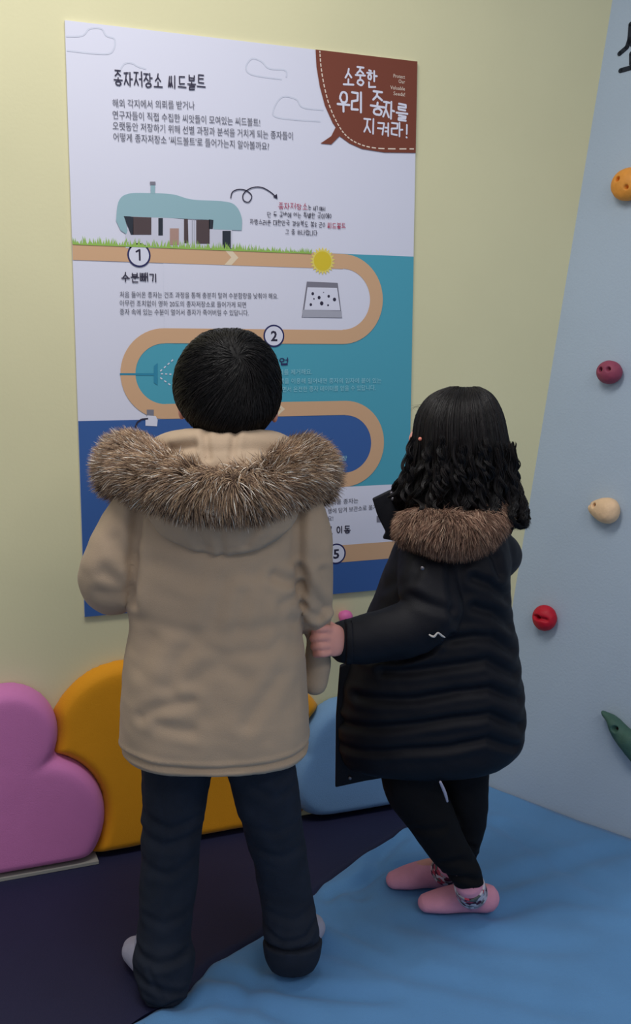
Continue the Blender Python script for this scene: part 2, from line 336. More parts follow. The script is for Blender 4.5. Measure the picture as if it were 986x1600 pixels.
hold((988, 291), .095, .085, .05, M_['o_hold'], 'orange round climbing hold, cut off by the right edge', [(-.018, .008, .0055), (.012, -.014, .004)])
hold((958, 583), .072, .062, .045, M_['m_hold'], 'dull mauve round climbing hold with two bolt holes', [(-.014, .003, .0055), (.01, .006, .004)])
hold((949, 797), .095, .066, .045, M_['c_hold'], 'cream egg-shaped climbing hold with a bolt hole', [(-.020, .008, .005), (-.040, .006, .003)], pear)
hold((857, 965), .072, .072, .045, M_['r_hold'], 'bright red climbing hold with a groove across it', [(-.008, .001, .005)], notch)
hold((984, 1152), .185, .060, .045, M_['g_hold'], 'long dark green slanting climbing hold with knobbly end', [(-.030, .004, .006)], lambda V: V * np.stack([1 + 0 * V[:, 0], 1 + 0 * V[:, 0], np.clip(.62 + 6 * (V[:, 0] + .05), .55, 1.1)], 1) + np.stack([0 * V[:, 0], .003 * np.sin(V[:, 0] * 110) * (V[:, 1] > .004), .003 * np.sin(V[:, 0] * 90)], 1), math.radians(33))

# ------------------------------------------------------------------ Hangul pen lettering
JM = {'ㄱ': [[(0, 1), (1, 1), (.8, 0)]], 'ㄴ': [[(0, 1), (0, 0), (1, 0)]], 'ㄷ': [[(1, 1), (0, 1), (0, 0), (1, 0)]], 'ㄹ': [[(0, 1), (1, 1), (1, .55), (0, .5), (0, 0), (1, 0)]],
      'ㅂ': [[(0, 1), (0, 0), (1, 0), (1, 1)], [(0, .5), (1, .5)]], 'ㅁ': [[(0, 1), (1, 1), (1, 0), (0, 0), (0, 1)]], 'ㅅ': [[(.55, 1), (.4, .45), (0, 0)], [(.45, .55), (1, 0)]], 'ㅇ': [[(.5 + .48 * math.sin(a * PI / 7), .5 + .5 * math.cos(a * PI / 7)) for a in range(15)]],
      'ㅈ': [[(0, 1), (1, 1)], [(.55, 1), (.4, .45), (0, 0)], [(.45, .5), (1, 0)]], 'ㅋ': [[(0, 1), (1, 1), (.8, 0)], [(0, .5), (.9, .5)]], 'ㅌ': [[(1, 1), (0, 1), (0, 0), (1, 0)], [(0, .5), (.9, .5)]],
      'ㅎ': [[(.3, 1.1), (.7, 1.1)], [(0, .78), (1, .78)], [(.5 + .3 * math.sin(a * PI / 6), .3 + .3 * math.cos(a * PI / 6)) for a in range(13)]],
      'ㅆ': [[(.3, 1), (.2, .45), (0, 0)], [(.22, .5), (.45, 0)], [(.78, 1), (.7, .45), (.52, 0)], [(.72, .5), (1, 0)]],
      'ㅃ': [[(0, 1), (0, 0), (.42, 0), (.42, 1)], [(0, .5), (.42, .5)], [(.58, 1), (.58, 0), (1, 0), (1, 1)], [(.58, .5), (1, .5)]],
      'ㅗ': [[(0, 0), (1, 0)], [(.5, 0), (.5, 1)]], 'ㅜ': [[(0, 1), (1, 1)], [(.5, 1), (.5, 0)]], 'ㅡ': [[(0, .5), (1, .5)]], 'ㅣ': [[(.5, 1), (.5, 0)]], 'ㅏ': [[(.3, 1), (.3, 0)], [(.3, .5), (1, .5)]],
      'ㅓ': [[(.8, 1), (.8, 0)], [(.1, .5), (.8, .5)]], 'ㅕ': [[(.8, 1), (.8, 0)], [(.1, .65), (.8, .65)], [(.1, .35), (.8, .35)]], 'ㅐ': [[(.2, 1), (.2, 0)], [(.2, .5), (.85, .5)], [(.85, 1), (.85, 0)]], 'ㅔ': [[(.45, 1), (.45, 0)], [(0, .5), (.45, .5)], [(.95, 1), (.95, 0)]]}
CHO = 'ㄱㄲㄴㄷㄸㄹㅁㅂㅃㅅㅆㅇㅈㅉㅊㅋㅌㅍㅎ'; JUNG = 'ㅏㅐㅑㅒㅓㅔㅕㅖㅗㅘㅙㅚㅛㅜㅝㅞㅟㅠㅡㅢㅣ'; JONG = ' ㄱㄲㄳㄴㄵㄶㄷㄹㄺㄻㄼㄽㄾㄿㅀㅁㅂㅄㅅㅆㅇㅈㅊㅋㅌㅍㅎ'
def syl(ch):
    if ch == '!': return [[(.35, 1), (.3, .3)], [(.28, .05), (.3, .03)]]
    k = ord(ch) - 0xAC00
    if k < 0: return []
    c, v, j = CHO[k // 588], JUNG[(k % 588) // 28], JONG[k % 28]; out = []
    def put(s, x0, x1, y0, y1): out.extend([[(x0 + p[0] * (x1 - x0), y0 + p[1] * (y1 - y0)) for p in q] for q in JM.get(s, [])])
    hz = v in 'ㅗㅜㅡ'; b = .36 if j != ' ' else 0
    if hz:
        put(c, .18, .82, .70 if j != ' ' else .45, 1.08 if j != ' ' else 1)
        put(v, 0, 1, .40 if j != ' ' else .02, .58 if j != ' ' else .36)
    else:
        put(c, .0, .52, b + .1, .95); put(v, .6, 1, b + .02, 1)
    if j != ' ': put(j, .2, .85, 0, b - .06)
    return out
def strokes_poly(strokes, w, P0, P1, hgt, y, seg=10):                     # strokes of a line of text laid from P0 to P1 (poster metres)
    V = []; Fc = []
    P0 = np.array(P0); P1 = np.array(P1)
    def seg_(a, b):
        d = b - a; L = np.linalg.norm(d)
        if L < 1e-6: return
        n = np.array([-d[1], d[0]]) / L * w / 2; k = len(V)
        yy = y - 2e-5 * (len(Fc) % 13)
        for q in (a + n, a - n, b - n, b + n): V.append((q[0], yy, q[1]))
        Fc.append((k, k + 1, k + 2, k + 3))
    for st in strokes:
        for i, p in enumerate(st):
            p = np.array(p); k = len(V)
            yy = y - 2e-5 * (len(Fc) % 13)
            for a in range(seg): V.append((p[0] + w / 2 * math.cos(a * 2 * PI / seg), yy, p[1] + w / 2 * math.sin(a * 2 * PI / seg)))
            Fc.append(tuple(range(k, k + seg)))
            if i: seg_(np.array(st[i - 1]), p)
    return V, Fc
def pen(text, P0, P1, hgt, w, jit=.05):                                    # lay out text between P0 and P1 baseline, returns strokes in metres
    rnd = random.Random(len(text) * 31 + 5); n = len(text); adv = [(.45 if ch == ' ' else (.5 if ch == '!' else 1.0)) for ch in text]; tot = sum(adv)
    P0 = np.array(P0); P1 = np.array(P1); dx = (P1 - P0) / tot; out = []; x = 0
    for ch, a in zip(text, adv):
        dy = rnd.uniform(-.06, .06); sc = rnd.uniform(.88, 1.05)
        for st in syl(ch):
            out.append([tuple(P0 + dx * (x + .06 + .82 * p[0] * min(a * 1.0, 1) + rnd.uniform(-jit, jit) * .4) + np.array([0, hgt * (p[1] * sc + dy + rnd.uniform(-jit, jit) * .4)])) for p in st])
        x += a
    return out

# ================================================================== POSTER
PX0, PX1, PZ0, PZ1 = 0.0, .867, .605, 1.9555
poster = thing('poster', 'large white, teal and blue illustrated poster board mounted on the yellow wall', 'poster', (0, 0, 0))
me = slab([(PX0, -.001, PZ0), (PX1, -.001, PZ0), (PX1, -.001, PZ1), (PX0, -.001, PZ1)], (0, -1, 0), .006); link('board', me, M_['board'], poster, False)
YB = -.0070
def lay(k): return YB - .0002 - .00018 * k
def flat(name, polys, m, k):
    V = []; Fc = []
    for ip, P in enumerate(polys):
        b = len(V); V += [(p[0], lay(k) - 2e-5 * (ip % 5), p[1]) for p in P]
        for t in tessellate_polygon([[Vector((p[0], p[1], 0)) for p in P]]): Fc.append(tuple(b + i for i in t))
    return link(name, pyd(V, Fc), M_[m], poster, False)
def rect(x0, x1, z0, z1): return [(x0, z0), (x1, z0), (x1, z1), (x0, z1)]
def arc(cx, cz, r, a0, a1, n=28): return [(cx + r * math.cos(math.radians(a0 + (a1 - a0) * i / n)), cz + r * math.sin(math.radians(a0 + (a1 - a0) * i / n))) for i in range(n + 1)]
Z1a, Z1b, Z2a, Z2b, Z3a, Z3b, Z4a, Z4b, Z5a, Z5b = 1.479, 1.442, 1.291, 1.256, 1.112, 1.076, .927, .889, .735, .689
A1, A2, A3 = .669, .209, .678
flat('teal_background', [rect(A2, PX1, Z4b, 1.4795)], 'teal', 1)
flat('white_background', [[(A2, Z2b + .01), *arc(A1, (Z1b + Z2a) / 2, (Z1b - Z2a) / 2 + .01, -90, 90), (A2, Z1b + .01)]], 'white', 2)
flat('teal_bay', [[*arc(A2, (Z2b + Z3a) / 2, (Z2b - Z3a) / 2 + .01, 90, 270), (A2 + .02, Z3a - .01), (A2 + .02, Z2b + .01)]], 'teal', 3)
flat('blue_background', [rect(PX0, A3, Z4b - .001, 1.0755), [(A3 - .001, Z4a - .01), *arc(A3, (Z3b + Z4a) / 2, (Z3b - Z4a) / 2 + .01, -90, 90)], rect(PX0, .56, PZ0, Z4b), rect(.5, PX1, PZ0, Z5b + .01)], 'blue', 4)
flat('white_panel', [rect(.56, PX1, Z5a - .01, Z4b)], 'white', 5)
def band(z1, z2, x0, x1): return rect(x0, x1, z2, z1)
def ringseg(cx, za, zb, zc, zd, a0, a1):
    cz = (za + zd) / 2; return arc(cx, cz, (za - zd) / 2, a0, a1) + arc(cx, cz, (zb - zc) / 2, a1, a0)
flat('path_band', [band(Z1a, Z1b, PX0, A1), ringseg(A1, Z1a, Z1b, Z2a, Z2b, 90, -90), band(Z2a, Z2b, A2, A1), ringseg(A2, Z2a, Z2b, Z3a, Z3b, 90, 270), band(Z3a, Z3b, A2, A3), ringseg(A3, Z3a, Z3b, Z4a, Z4b, 90, -90),
                   band(Z4a, Z4b, A2, A3), ringseg(A2, Z4a, Z4b, Z5a, Z5b, 90, 270), band(Z5a, Z5b, A2, PX1)], 'tan', 6)
def chev(x, z1, z2, d, w=.014):
    m_ = (z1 + z2) / 2; e = .018 * d; return [(x, z1), (x + w, z1), (x + w + e, m_), (x + w, z2), (x, z2), (x + e, m_)]
for c_ in (chev(.358, Z1a, Z1b, 1, .018), chev(.485, Z3a - .003, Z3b + .003, 1, .010), [(.328, Z2b + .012), (.345, Z2b + .035), (.362, Z2b + .035), (.345, Z2b + .012)]): flat('arrow_mark', [c_], 'paletan', 7)
def disc(c, r, n=28): return [(c[0] + r * math.cos(2 * PI * i / n), c[1] + r * math.sin(2 * PI * i / n)) for i in range(n)]
for (c, n_) in (((.152, 1.458), '1'), ((.484, 1.275), '2'), ((.655, .713), '5')):
    flat('number_ring', [disc(c, .0275)], 'navyline', 8); flat('number_disc', [disc(c, .0235)], 'white', 9)
def dtext(name, body, P0, P1, m, k=10, size=None, thick=0., right=False, hs=1.):   # font lettering from P0 to P1, turned into a mesh
    cu = bpy.data.curves.new('t', 'FONT'); cu.body = body; cu.size = 1; cu.resolution_u = 2; cu.offset = thick
    o = bpy.data.objects.new('t', cu); COL.objects.link(o); bpy.context.view_layer.update()
    me = bpy.data.meshes.new_from_object(o.evaluated_get(bpy.context.evaluated_depsgraph_get())); bpy.data.objects.remove(o)
    V = co(me); x0, x1 = V[:, 0].min(), V[:, 0].max(); P0 = np.array(P0); P1 = np.array(P1); L = np.linalg.norm(P1 - P0); s = L / (x1 - x0); sz = size if size else s
    d = (P1 - P0) / L; n = np.array([-d[1], d[0]]); Q = P0 + np.outer((V[:, 0] - x0) * s, d) + np.outer(V[:, 1] * sz * hs, n)
    setco(me, np.stack([Q[:, 0], np.full(len(Q), lay(k)), Q[:, 1]], 1)); return link(name, me, M_[m], poster, False)
_v, _f = strokes_poly([[(.1460, 1.4655), (.1535, 1.4700), (.1535, 1.4470)]], .0042, (0, 0), (1, 0), 1, lay(10)); link('numeral', pyd(_v, _f), M_['ink'], poster, False); dtext('numeral', '2', (.476, 1.263), (.493, 1.263), 'ink', 10, size=.034, thick=.03); dtext('numeral', '5', (.647, .701), (.664, .701), 'ink', 10, size=.034, thick=.03)
def lines(name, rows, m, size, k=10):
    for body, a, b in rows: dtext(name, body, uv(*a), uv(*b), m, k, size=size)
lines('body_lettering', [('해외 각지에서 의뢰를 받거나', (176, 167), (304, 170.5)), ('연구자들이 직접 수집한 씨앗들이 모여있는 씨드볼트!', (176, 185), (406, 197)),
      ('오랫동안 저장하기 위해 선별 과정과 분석을 거치게 되는 종자들이', (176, 202), (457, 218)), ("어떻게 종자저장소 '씨드볼트'로 들어가는지 알아볼까요?", (177, 219.5), (420, 234))], 'text', .0205)
lines('body_lettering', [('처음 들어온 종자는 건조 과정을 통해 충분히 말려 수분함량을 낮춰야 해요.', (187, 464), (434, 466.5)), ('아무런 조치없이 영하 20도의 종자저장소로 들어가게 되면', (187, 477.5), (384, 480)), ('종자 속에 있는 수분이 얼어서 종자가 죽어버릴 수 있답니다.', (187, 491), (388, 492.5))], 'text', .0155)
lines('body_lettering', [('단단한 먼지를 제거해요.', (400, 586), (487, 584)), ('속이 비어 있는 색을 이용해 밀어내면 종자의 입자에 붙어 있는', (380, 599), (595, 598)), ('먼지를 날려보내면서 온전한 종자 데이터를 얻을 수 있답니다.', (385, 613), (586, 609))], 'pale', .0150)
lines('body_lettering', [('안전하게 저장', (478, 722), (542, 719))], 'pale', .0150)
lines('body_lettering', [('바짝 마른 식물 종자는', (480, 791), (559, 785)), ('작은 유리 병에 담겨 보관소로 옮겨', (478, 805), (588, 795)), ('져요!', (504, 814), (520, 812.5))], 'text', .0150)
rt = [('Protect', (614, 121.5), (632, 123.5)), ('Our', (622, 130), (632, 131.3)), ('Valuable', (609, 139.5), (632, 142)), ('Seeds!', (614, 149), (632, 151))]
for b, p, q in rt: dtext('small_lettering', b, uv(*p), uv(*q), 'stitch', 10, size=.0125)
def penline(name, text, a, b, hgt, w, m, k=10):
    st = pen(text, uv(*a), uv(*b), hgt, w); V, Fc = strokes_poly(st, w, (0, 0), (1, 0), hgt, lay(k)); return link(name, pyd(V, Fc), M_[m], poster, False)
penline('title_lettering', '종자저장소 씨드볼트', (177, 133), (322, 141), .031, .0027, 'ink')
penline('title_lettering', '수분빼기', (189, 440), (247, 440), .020, .0026, 'ink')
penline('title_lettering', '분리작업', (385, 572), (452, 569), .018, .0024, 'navyline'); penline('title_lettering', '로 이동', (508, 835), (548, 832), .019, .0026, 'ink')
penline('balloon_lettering', '소중한', (535, 132), (590, 136), .037, .0046, 'white'); penline('balloon_lettering', '우리', (526, 172), (569, 177), .045, .0054, 'white'); penline('balloon_lettering', '종', (577, 178), (602, 181), .048, .0054, 'white'); penline('balloon_lettering', '자를', (597, 183), (638, 190), .040, .0050, 'white'); penline('balloon_lettering', '지켜라!', (567, 208), (641, 216), .034, .0044, 'white')
penline('note_lettering', '종자저장소', (434, 326), (481, 328), .014, .0013, 'red'); penline('note_lettering', '는 세계에서', (481, 328), (508, 330), .010, .0011, 'ink')
penline('note_lettering', '단 두 곳밖에 없는 특별한 곳이에요', (417, 339), (520, 342), .012, .0011, 'ink'); penline('note_lettering', '자랑스러운 대한민국 경상북도 봉화군의', (390, 350), (510, 356), .012, .0011, 'ink'); penline('note_lettering', '씨드볼트', (511, 357), (540, 358), .014, .0013, 'red'); penline('note_lettering', '그 중 하나랍니다', (445, 366), (496, 368), .012, .0011, 'ink')
# speech balloon
bl = [uv(*p) for p in [(492.5, 79), (494, 105), (499, 135), (507, 165), (519, 192), (524, 199), (517, 213), (500, 224.5), (517, 226), (530, 213), (545, 224), (565, 233), (600, 238.5), (646.5, 239)]] + [(PX1, PZ1)]
bl[0] = (bl[0][0], PZ1); bl[-2] = (PX1, bl[-2][1])
flat('speech_balloon', [bl], 'brown', 8)
def thick(pts, w): # polyline as quads
    out = []
    for a, b in zip(pts[:-1], pts[1:]):
        a = np.array(a); b = np.array(b); d = b - a; n = np.array([-d[1], d[0]]) / (np.linalg.norm(d) + 1e-9) * w / 2; out.append([tuple(a + n), tuple(a - n), tuple(b - n), tuple(b + n)])
    return out
dash = catmull(np.array([uv(*p) for p in [(499, 80), (501, 105), (506, 135), (514, 165), (526, 192), (540, 212), (560, 225), (590, 232), (646, 233)]]), 90)
flat('stitching', [t for i, t in enumerate(thick(dash, .0028)) if i % 3 != 2], 'stitch', 9)
# pale clouds
def cloudline(px): c = catmull(np.array([uv(*p) for p in px]), 50); return thick(list(c), .0035)
for c_ in (cloudline([(103, 57), (128, 56), (140, 45), (158, 45), (166, 56), (179, 62), (174, 82), (150, 84), (104, 79)]), cloudline([(186, 112), (194, 100), (206, 99), (215, 104), (228, 108)]),
     cloudline([(440, 124), (394, 117), (384, 105), (393, 92), (408, 96), (420, 107), (445, 110), (447, 121)]), cloudline([(500, 190), (435, 184), (427, 172), (440, 152), (462, 155), (473, 168), (505, 172)])): flat('cloud_outline', c_, 'cloud', 2)
# seed bank house
hp = lambda *p: [uv(*q) for q in p]
flat('house_wall', [hp((196, 365), (196, 388), (346, 388), (362, 388), (362, 350), (205, 335))], 'wall', 8)
flat('house_roof', [[tuple(v) for v in catmull(np.array(hp((181, 345), (185, 315), (200, 303), (235, 302), (270, 304), (300, 312), (350, 315), (368, 322), (377, 340), (377, 360))), 50)] + hp((333, 358.5), (331, 344), (270, 341), (194, 338), (199, 360), (197, 366), (188, 360))], 'roof', 9)
flat('chimney', [hp((235, 303), (241.5, 303), (242, 290), (235, 290))], 'roof', 10); flat('chimney_cap', [hp((234, 289), (242.5, 289), (242.5, 284), (234, 284))], 'grey', 10)
for w_ in (hp((193, 338), (208, 339), (208, 367), (204, 367)), hp((247, 341), (254, 341), (254, 368), (247, 368)), hp((326, 343), (333, 344), (332, 358), (326, 358)), hp((347, 361), (360, 361), (360, 389), (347, 389))): flat('house_window', [w_], 'darkwin', 11)
for w_ in (hp((208, 339), (236, 340), (236, 367), (207, 367)), hp((287, 342), (293, 342), (294, 380), (287, 380)), hp((306, 344), (327, 344), (327, 381), (306, 381))): flat('house_window', [w_], 'winbrown', 11)
flat('house_door', [hp((265, 357), (279, 357), (279, 383), (265, 383))], 'door', 11)
flat('wall_line', thick(hp((300, 343), (300, 384)), .002) + thick(hp((303, 343), (303, 384)), .001), 'lgrey', 11)
gr = []
for i in range(230):
    x = .003 + .58 * i / 230; h = random.uniform(.008, .022) * (1 if x < .45 else .75); l = random.uniform(-.006, .006); gr.append([(x - .0022, Z1a - .003), (x + .0022, Z1a - .003), (x + l, Z1a - .003 + h)])
flat('printed_grass', gr, 'grass', 12)
# curly arrow
sp_ = catmull(np.array(hp((360, 310), (363, 300), (374, 296), (386, 299), (393, 307), (388, 316), (380, 313), (380, 303), (392, 294), (408, 293), (423, 301), (432, 310))), 60)
flat('curly_arrow', thick(list(sp_), .0026) + [hp((433, 311), (426, 308), (432, 303))], 'ink', 10)
sc_ = uv(503.5, 408); flat('sun_rays', [[(sc_[0] + r * math.cos(2 * PI * i / 44), sc_[1] + r * math.sin(2 * PI * i / 44)) for i in range(44) for r in [(.034 if i % 2 else .026)]]], 'ray', 8); flat('sun_disc', [disc(sc_, .0235)], 'sun', 9)
# seed tray
flat('tray', [hp((479, 440), (527, 442), (534, 497), (471, 496))], 'grey', 7); flat('tray_inside', [hp((480, 449), (526, 450), (531, 485), (475, 484))], 'white', 8); flat('tray_front', [hp((472, 484), (533, 486), (533.5, 496.5), (472, 495.5))], 'lgrey', 9)
sd_ = [(488, 459, 2.2), (490, 467, 1.2), (498, 465, 2.4), (485, 476, 2), (502, 474, 2.8), (512, 477, 1.4), (513, 463, 2), (522, 468, 2.6), (505, 457, .8)]
flat('printed_seed', [[uv(x + r * 1.0 * math.cos(a), y + r * 1.2 * math.sin(a)) for a in np.linspace(0, 6.283, 9)[:-1]] for x, y, r in sd_], 'ink', 9)
# spray nozzle, bottle
flat('spray_nozzle', [hp((187, 583), (240, 583), (240, 586.5), (187, 586)), hp((240, 572), (246, 567), (246, 602), (240, 598))], 'spray', 8)
flat('spray_dashes', [t for a, b in (((250, 580), (270, 562)), ((251, 584), (274, 585)), ((250, 590), (272, 606))) for i, t in enumerate(thick([tuple(np.array(uv(*a)) + (np.array(uv(*b)) - np.array(uv(*a))) * k / 7) for k in range(8)], .0028)) if i % 2 == 0], 'white', 8)
flat('printed_bottle', [hp((229, 640), (240, 640), (240, 652), (229, 652))], 'grey', 8); flat('bottle_body', [hp((230, 649), (243, 650), (246, 656), (245, 666), (227, 665), (227, 655))], 'white', 9)
flat('bottle_cord', thick(hp((211, 668), (214, 660), (221, 655), (231, 654)), .004), 'ink', 10)
flat('panel_tab', [hp((588, 806), (600, 806), (600, 816), (588, 816))], 'grey', 8)

# big letter on the climbing wall
V, Fc = [], []
w_l = .0125
def lettr(strokes, w):
    V = []; Fc = []
    for st in strokes:
        P = [np.array([(p - C0) @ sd3, (p - C0) @ up3]) for p in st]
        a, b = strokes_poly([[tuple(q) for q in P]], w, (0, 0), (1, 0), 1, 0, 12); k = len(V); V += [(p[0], p[2]) for p in a]; Fc += [tuple(i + k for i in f) for f in b]
    out = np.array([C0 + sd3 * p[0] + up3 * p[1] + cn * .002 for p in V]); return out, Fc
def clp(*px): return [cl(x, y) for x, y in px]
lt = [clp((986, 38), (984, 62), (980, 74), (968.5, 84)), clp((984, 66), (996, 76), (1004, 88)), clp((987, 84), (987, 100)), clp((970, 110.5), (988, 105.5), (1004, 102))]
o_, f_ = lettr(lt, .0125)
nv_ = len(o_); V = np.vstack([o_, o_ - cn * .0018]); me = pyd(V, f_ + [tuple(i + nv_ for i in q) for q in f_])
cL = V.mean(0); setco(me, V - cL); o = link('wall_letter', me, M_['lettering'], None, False); o.location = cL; tag(o, 'black brush-style letter on the light blue climbing wall, cut by the right edge', 'lettering')

# ================================================================== PEOPLE
def hand(wr, d, n, th, curl=.5, s=1., spread=.3, side=1):
    """wrist point, direction of the fingers, back-of-hand normal; th = direction towards the thumb side"""
    wr, d, n, th = [np.array(a, float) for a in (wr, d, n, th)]; sh = []
    d /= np.linalg.norm(d); n /= np.linalg.norm(n); th = th - (th @ d) * d; th /= np.linalg.norm(th)
    K = wr + d * .055 * s
    sh.append(tube([wr - d * .01 * s, wr + d * .02 * s, K], [(.017 * s, .012 * s), (.024 * s, .0115 * s), (.026 * s, .0105 * s)], n=10, m=16, flat=n))
    for i, (o, L) in enumerate(((.020, .050), (.007, .056), (-.006, .052), (-.019, .042))):
        k = K + th * o * s - d * (.004 * abs(i - 1.2)) * s; a = 0; P = [k - d * .012 * s, k]; q = k
        for j, f in enumerate((.45, .32, .25)):
            a += curl * (1.0, 1.2, .9)[j]; q = q + (d * math.cos(a) - n * math.sin(a)) * L * f * s; P.append(q)
        sh.append(tube(P, [.0075 * s, .0078 * s, .0072 * s, .0065 * s, .0055 * s], n=18, m=12))
    t0 = wr + d * .018 * s + th * .018 * s
    sh.append(tube([t0, t0 + (d * .6 + th * .8) * .02 * s - n * .006 * s, t0 + (d * .9 + th * .75) * .035 * s - n * .016 * s, t0 + (d * 1.1 + th * .55) * .047 * s - n * .024 * s], [.010 * s, .009 * s, .0078 * s, .0062 * s], n=16, m=12))
    return sh
def foot(heel, toe, s=1., h=.05):
    heel = np.array(heel); toe = np.array(toe); d = toe - heel; d[2] = 0; L = np.linalg.norm(d); d /= L
    z = lambda p, k: np.array([p[0], p[1], k])
    return [tube([z(heel + d * .028, .033), z(heel + d * L * .35, .036), z(heel + d * L * .65, .027), z(toe - d * .022, .019)], [(.026 * s, .032), (.026 * s, .035), (.033 * s, .026), (.022 * s, .018)], n=20, m=18, flat=(0, 0, 1)),
            tube([z(heel + d * .045, .03), z(heel + d * .048, .05)], [.025 * s, .021 * s], n=8)]
def faceparts(P, c, Rm, s=1.):                                            # eyes, brows, lips as children of the body; Rm columns: right, forward, up of the head
    Rm = np.array(Rm).T; g = lambda x, y, z: np.array(c) + Rm @ (np.array([x, y, z]) * s)
    for sx in (-1, 1):
        P.add('eye', fuse([ball(g(.028 * sx, .0735, .002), (.0105, .0075, .0068), Rm)], .0012, 1), M_['eye'], P.body)
        P.add('iris', fuse([ball(g(.028 * sx, .0805, .002), (.0052, .0022, .0052), Rm)], .0008, 1), M_['iris'], P.body)
        P.add('eyebrow', fuse([tube([g(.018 * sx, .0835, .021), g(.032 * sx, .080, .025), g(.045 * sx, .070, .021)], [.0018, .0022, .0012], n=10, m=8)], .0009, 0), M_['hairbase'], P.body)
    P.add('lips', fuse([tube([g(-.017, .0785, -.047), g(0, .087, -.045), g(.017, .0785, -.047)], [.002, .0045, .002], n=14, m=10)], .0011, 1), M_['lips'], P.body)
def headshapes(c, Rm, s=1.):
    Rm = np.array(Rm).T; g = lambda x, y, z: np.array(c) + Rm @ (np.array([x, y, z]) * s); r = lambda *a: tuple(np.array(a) * s); sh = []
    sh.append(ball(g(0, -.005, .022), r(.073, .088, .078), Rm)); sh.append(ball(g(0, .028, -.028), r(.060, .054, .062), Rm)); sh.append(ball(g(0, .052, -.066), r(.028, .026, .020), Rm))
    for sx in (-1, 1):
        sh.append(ball(g(.034 * sx, .050, -.022), r(.026, .026, .026), Rm)); sh.append(ball(g(.075 * sx, -.004, -.008), r(.008, .016, .026), Rm)); sh.append(ball(g(.079 * sx, -.010, .0), r(.006, .010, .018), Rm))
    sh.append(tube([g(0, .078, .010), g(0, .088, -.008), g(0, .094, -.020)], [.006 * s, .007 * s, .0095 * s], n=8, m=10)); sh.append(ball(g(0, .086, -.022), r(.014, .008, .007), Rm))
    sh.append(ball(g(0, .078, -.045), r(.018, .009, .010), Rm)); return sh
def headframe(face, tilt):                                                # face: direction in the ground plane; tilt back in degrees
    f = np.array([face[0], face[1], 0.]); f /= np.linalg.norm(f); t = math.radians(tilt); fw = f * math.cos(t) + VZl * math.sin(t); u = -f * math.sin(t) + VZl * math.cos(t); r = np.cross(fw, u); return [r, fw, u]
VZl = np.array([0, 0, 1.])
def mixcol(N, K, pal, wts, jit=.12):
    pal = np.array([lin(c) for c in pal]); i = RNG.choice(len(pal), N, p=wts); c = pal[i] * (1 + RNG.normal(0, jit, (N, 1))); return np.clip(c, 0, 1)[:, None, :].repeat(K, 1)
def surf_samples(me, n):
    V = co(me); me.calc_loop_triangles(); T = np.empty(len(me.loop_triangles) * 3, np.int32); me.loop_triangles.foreach_get('vertices', T); T = T.reshape(-1, 3)
    A, B, C = V[T[:, 0]], V[T[:, 1]], V[T[:, 2]]; cr = np.cross(B - A, C - A); ar = np.linalg.norm(cr, axis=1); i = RNG.choice(len(T), n, p=ar / ar.sum())
    u = RNG.uniform(size=(n, 2)); f = u.sum(1) > 1; u[f] = 1 - u[f]; P = A[i] + u[:, :1] * (B[i] - A[i]) + u[:, 1:] * (C[i] - A[i]); Nn = cr[i] / (ar[i][:, None] + 1e-12); return P, Nn
def furcoat(P, me, n, ln, dirf, pal, wts, rad=.0006, tipdark=.8, K=5, clump=0.35):
    pts, N = surf_samples(me, n); d = dirf(pts, N); d += clump * np.stack([wob(pts, 70, 11), wob(pts, 70, 12), wob(pts, 70, 13)], 1) + RNG.normal(0, .14, pts.shape); d /= np.linalg.norm(d, axis=1)[:, None]
    L = ln * RNG.uniform(.55, 1.15, (n, 1)); out = np.empty((n, K, 3)); a = N * .7 + d * .5; a /= np.linalg.norm(a, axis=1)[:, None]
    for k in range(K):
        t = k / (K - 1); out[:, k] = pts + L * (a * t * (1 - t * .65) + d * t * t * .75) + np.array([0, 0, -.004]) * t * t
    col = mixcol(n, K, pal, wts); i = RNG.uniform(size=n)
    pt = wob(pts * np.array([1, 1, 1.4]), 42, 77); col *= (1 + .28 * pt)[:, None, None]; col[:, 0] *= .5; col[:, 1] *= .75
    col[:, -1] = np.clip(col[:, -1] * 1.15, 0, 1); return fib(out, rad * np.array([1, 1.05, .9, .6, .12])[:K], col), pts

# ---------------------------------------------------------------- the child in beige
YB_ = 1.86
boy = Person(vp(350, 1500, YB_), 'child seen from behind in a beige hooded parka with fur trim, dark jeans, looking up')
hb = vp(356, 612, YB_ + .012); HF = headframe((0, 1), 22)
hipL, hipR = vp(300, 1190, YB_), vp(395, 1190, YB_)
footL = (fl(254, 1556), fl(218, 1486)); footR = (fl(456, 1516), fl(484, 1450))
kneeL, kneeR = vp(268, 1330, YB_ + .01), vp(432, 1320, YB_ + .04)
ankL, ankR = footL[0] + np.array([-.01, .03, .08]), footR[0] + np.array([.01, .03, .08])
shL, shR = vp(238, 800, YB_), vp(448, 800, YB_)
elL, wrL = vp(176, 908, YB_ + .0), vp(250, 860, YB_ + .20)
elR, wrR = vp(488, 925, YB_ + .0), vp(492, 1025, YB_ + .07)
sh = headshapes(hb, HF, .88) + [ball(vp(284, 640, YB_ + .015), (.007, .014, .020)), ball(vp(429, 645, YB_ + .015), (.007, .014, .020)), ball(vp(356, 640, YB_ + .01), (.085, .03, .02))]
